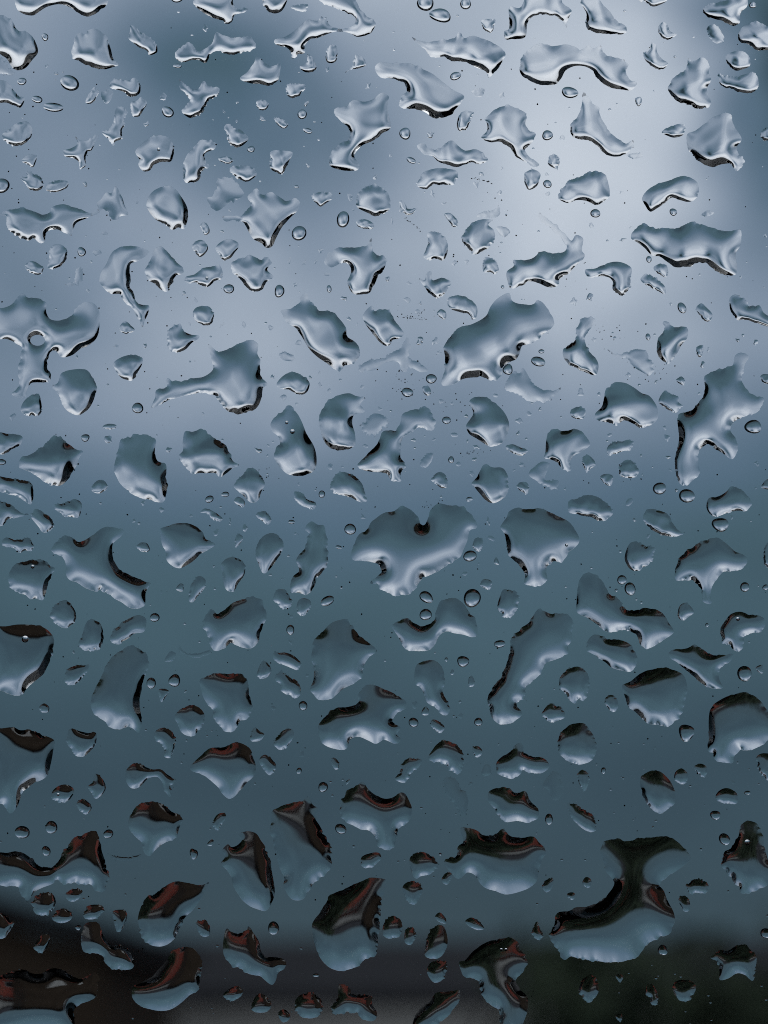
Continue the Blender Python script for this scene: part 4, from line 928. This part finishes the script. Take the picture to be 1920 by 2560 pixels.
# a few drops in dimensionless pixels are also gently dimpled, as splashed water is
for d in DROPS:
    d['h'] = H[d['off']:d['off'] + len(d['V'])]

def drop_mesh(d, cen):
    V, F, b, h = d['V'], d['F'], d['bnd'], d['h']
    m = len(V)
    X = -(V[:, 0] - cen[0]) * SC; Y = -(V[:, 1] - cen[1]) * SC; Z = h * SC
    gap = -8e-6          # the wetted base sits a hair inside the glass, so water and glass are in contact
    top = np.stack([X, Y, Z + gap], 1)
    bot = np.stack([X, Y, np.full(m, gap)], 1)          # its wetted underside, with vertices of its own so the rim stays crisp
    return np.concatenate([top, bot]), F, F[:, [0, 2, 1]] + m
def make_obj(name, verts, ft, fb, mat):
    me = bpy.data.meshes.new(name)
    F = np.concatenate([ft, fb])
    me.vertices.add(len(verts)); me.vertices.foreach_set('co', verts.astype(np.float32).ravel())
    me.loops.add(F.size); me.loops.foreach_set('vertex_index', F.astype(np.int32).ravel())
    me.polygons.add(len(F)); me.polygons.foreach_set('loop_start', np.arange(0, F.size, 3, dtype=np.int32))
    sm = np.zeros(len(F), bool); sm[:len(ft)] = True
    me.polygons.foreach_set('use_smooth', sm)
    me.update(); me.validate()
    me.materials.append(mat)
    o = bpy.data.objects.new(name, me); COL.objects.link(o)
    return o

# --- which drops are things of their own (the 300 largest) and how each is described
order = sorted(range(len(DROPS)), key=lambda i: -DROPS[i]['area'])
single = {i for i in order[:300]} | {i for i, d in enumerate(DROPS) if d['name']}
marks = [d for d in DROPS if d['name'] and d['area'] > 2500]
def describe(d):
    if d['name']: return 'clear ' + d['name'] + (', on the wet glass' if len(d['name'].split()) <= 11 else '')
    V = d['pts'] - d['pts'].mean(0); ev, U = np.linalg.eigh(V.T @ V)
    asp = math.sqrt(ev[1] / max(ev[0], 1e-6)); ax = U[:, 1]; ang = math.degrees(math.atan2(-ax[1], ax[0])) % 180
    a = math.sqrt(d['area'])
    size = 'tiny' if a < 16 else 'small' if a < 30 else 'medium' if a < 52 else 'large'
    if d['kind'] == 'f': shp = 'faint film of water'
    elif d['kind'] == 'e' and asp < 1.25: shp = 'round water bead'
    elif d['kind'] == 'e': shp = 'oval water bead'
    elif asp < 1.3: shp = 'stubby water drop'
    elif 60 < ang < 120: shp = 'upright narrow water drop'
    elif ang < 25 or ang > 155: shp = 'flat wide water drop'
    elif ang <= 60: shp = 'water drop slanting up rightwards'
    else: shp = 'water drop slanting down rightwards'
    best = min(marks, key=lambda m: dist_to(d['cen'][None], m['pts'])[0])
    dx, dy = d['cen'] - best['cen']
    h = np.ptp(best['pts'][:, 1]) / 2; wd = np.ptp(best['pts'][:, 0]) / 2
    if abs(dy) / h > abs(dx) / wd: rel = 'below' if dy > 0 else 'above'
    else: rel = 'right of' if dx > 0 else 'left of'
    nm = best['name'].split(' with ')[0].split(' holding ')[0].split(' like ')[0].split(' in the ')[0]
    for cut in (' at the top', ' cut by', ' and ', ' beside ', ' joined', ' pierced', ' tapering', ' ending', ' sliding', ' curling', ' spread', ' trailing', ' cradling', ' pointing', ' sloping', ' rising', ' hanging', ' under ', ' near ', ' folded', ' cut '):
        nm = nm.split(cut)[0]
    if '-' not in nm and len(nm.split()) <= 2: nm = best['name']
    return f'{size} {shp} {rel} the {nm}'
labels = {}
for i in single: labels[i] = describe(DROPS[i])
same = {}
for i in single: same.setdefault(labels[i], []).append(i)
for lb, ids in same.items():
    if len(ids) == 2:
        ids.sort(key=lambda i: -DROPS[i]['area'])
        if DROPS[ids[0]]['area'] > 1.08 * DROPS[ids[1]]['area']:
            for i, wd in zip(ids, ('larger', 'smaller')): labels[i] = f'{wd} of two: ' + lb

loose_v, loose_t, loose_b, loose_n = [], [], [], 0
def sphere(name, r, mat, parent, loc):
    vs, fs, a, b = [], [], 16, 10
    for j in range(1, b):
        for i in range(a):
            th_, ph = math.pi * j / b, 2 * math.pi * i / a
            vs.append((r * math.sin(th_) * math.cos(ph), r * math.sin(th_) * math.sin(ph), r * math.cos(th_)))
    vs += [(0, 0, r), (0, 0, -r)]; t_, b_ = len(vs) - 2, len(vs) - 1
    for j in range(b - 2):
        for i in range(a): fs.append((j * a + i, (j + 1) * a + i, (j + 1) * a + (i + 1) % a, j * a + (i + 1) % a))
    for i in range(a): fs.append((t_, i, (i + 1) % a)); fs.append((b_, (b - 2) * a + (i + 1) % a, (b - 2) * a + i))
    return mesh_obj(name, vs, fs, mat, parent, True, loc)
for i, d in enumerate(DROPS):
    u, v = (d['cen'][0] - 960) * SC, (1280 - d['cen'][1]) * SC
    if i in single:
        verts, ft, fb = drop_mesh(d, d['cen'])
        o = make_obj('water_bead' if d['kind'] == 'e' else 'water_film' if d['kind'] == 'f' else 'rain_drop', verts, ft, fb, M['water'])
        on_pane(o, u, v)
        tag(o, labels[i], 'water drop', 'rain drops on the window pane')
        for (bx, by, br) in d['bub']:
            j = int(np.argmin(np.linalg.norm(d['V'] - (bx, by), axis=1))); hh = d['h'][j]
            br = min(br, max(2.0, hh * .45))
            sphere('air_bubble', br * SC, M['air'], o, (-(bx - d['cen'][0]) * SC, -(by - d['cen'][1]) * SC, min(br * 1.15 + 1, hh * .5) * SC))
    else:
        verts, ft, fb = drop_mesh(d, (960, 1280))
        loose_v.append(verts); loose_t.append(ft + loose_n); loose_b.append(fb + loose_n); loose_n += len(verts)
# scattered micro droplets
for k in range(420):
    x, y = rng.uniform(0, 1920), rng.uniform(0, 2560); r = rng.uniform(1.6, 4.2)
    if any(np.hypot(*(d['c0'] - (x, y))) < d['r0'] + 25 and dist_to(np.array([[x, y]]), d['V'])[0] < r + 5 for d in DROPS): continue
    a = 9; t = np.linspace(0, 2 * math.pi, a, endpoint=False)
    rim = np.stack([x + r * np.cos(t), y + r * rng.uniform(.6, 1) * np.sin(t)], 1); mid = (rim + (x, y)) / 2
    P = np.concatenate([rim, mid, [[x, y]]]); hh = np.concatenate([np.zeros(a), np.full(a, r * .33), [r * .45]])
    Fm = [(j, (j + 1) % a, a + j) for j in range(a)] + [((j + 1) % a, a + (j + 1) % a, a + j) for j in range(a)] + [(a + j, a + (j + 1) % a, 2 * a) for j in range(a)]
    q = dict(V=P, F=np.array(Fm), bnd=np.arange(2 * a + 1) < a, h=hh)
    verts, ft, fb = drop_mesh(q, (960, 1280))
    loose_v.append(verts); loose_t.append(ft + loose_n); loose_b.append(fb + loose_n); loose_n += len(verts)
o = make_obj('fine_droplets', np.concatenate(loose_v), np.concatenate(loose_t), np.concatenate(loose_b), M['water'])
on_pane(o, 0, 0); tag(o, 'scatter of the finest droplets between the larger drops', 'droplets'); o['kind'] = 'stuff'

# --- specks of dirt dried onto the glass
gv, gf = [], []
def speck(x, y, r, st=1.0, an=0.0):
    m = 7; s = len(gv); hgt = .35 * r * SC
    ca, sa = math.cos(an), math.sin(an)
    for j in range(m):
        t = 2 * math.pi * j / m; q = r * random.uniform(.65, 1.25)
        a_, b_ = q * st * math.cos(t), q * math.sin(t)
        px, py = x + a_ * ca - b_ * sa, y + a_ * sa + b_ * ca
        gv.append((-(px - 960) * SC, -(py - 1280) * SC, 1.2e-5))
    gv.append((-(x - 960) * SC, -(y - 1280) * SC, hgt + 2e-5))
    for j in range(m): gf.append((s + j, s + m, s + (j + 1) % m))
def clear_of(x, y):
    return not any(np.hypot(*(d['c0'] - (x, y))) < d['r0'] and inside(np.array([[x, y]]), d['pts'])[0] for d in DROPS)
for k in range(520):
    x, y = random.uniform(0, 1920), random.betavariate(1.6, 2.0) * 2560
    if clear_of(x, y): speck(x, y, random.uniform(.7, 2.4))
for (cx, cy, sx, sy, m) in [(1010, 960, 70, 45, 30), (1180, 1130, 40, 12, 22), (1620, 930, 50, 25, 26), (1020, 790, 45, 20, 22), (650, 1190, 40, 30, 16),
                            (1420, 650, 60, 40, 20), (1530, 830, 50, 30, 18), (1340, 2500, 40, 30, 6), (1140, 1010, 60, 30, 18), (20, 180, 30, 8, 16), (1075, 1265, 30, 14, 14)]:
    for k in range(m):
        x, y = random.gauss(cx, sx * .5), random.gauss(cy, sy * .5)
        if clear_of(x, y): speck(x, y, random.uniform(.6, 1.9))
for (x0, y0, x1, y1) in [(1005, 793, 1065, 798), (1180, 445, 1228, 457), (1012, 545, 1050, 575)]:
    for t in np.linspace(0, 1, 13):
        speck(x0 + (x1 - x0) * t + random.gauss(0, 1.5), y0 + (y1 - y0) * t + random.gauss(0, 1.5), random.uniform(.5, 1.5), random.uniform(1, 2.2), math.atan2(y1 - y0, x1 - x0))
o = mesh_obj('dirt_specks', gv, gf, M['grime']); on_pane(o, 0, 0)
tag(o, 'dark specks of dirt dried onto the glass between drops', 'dirt'); o['kind'] = 'stuff'
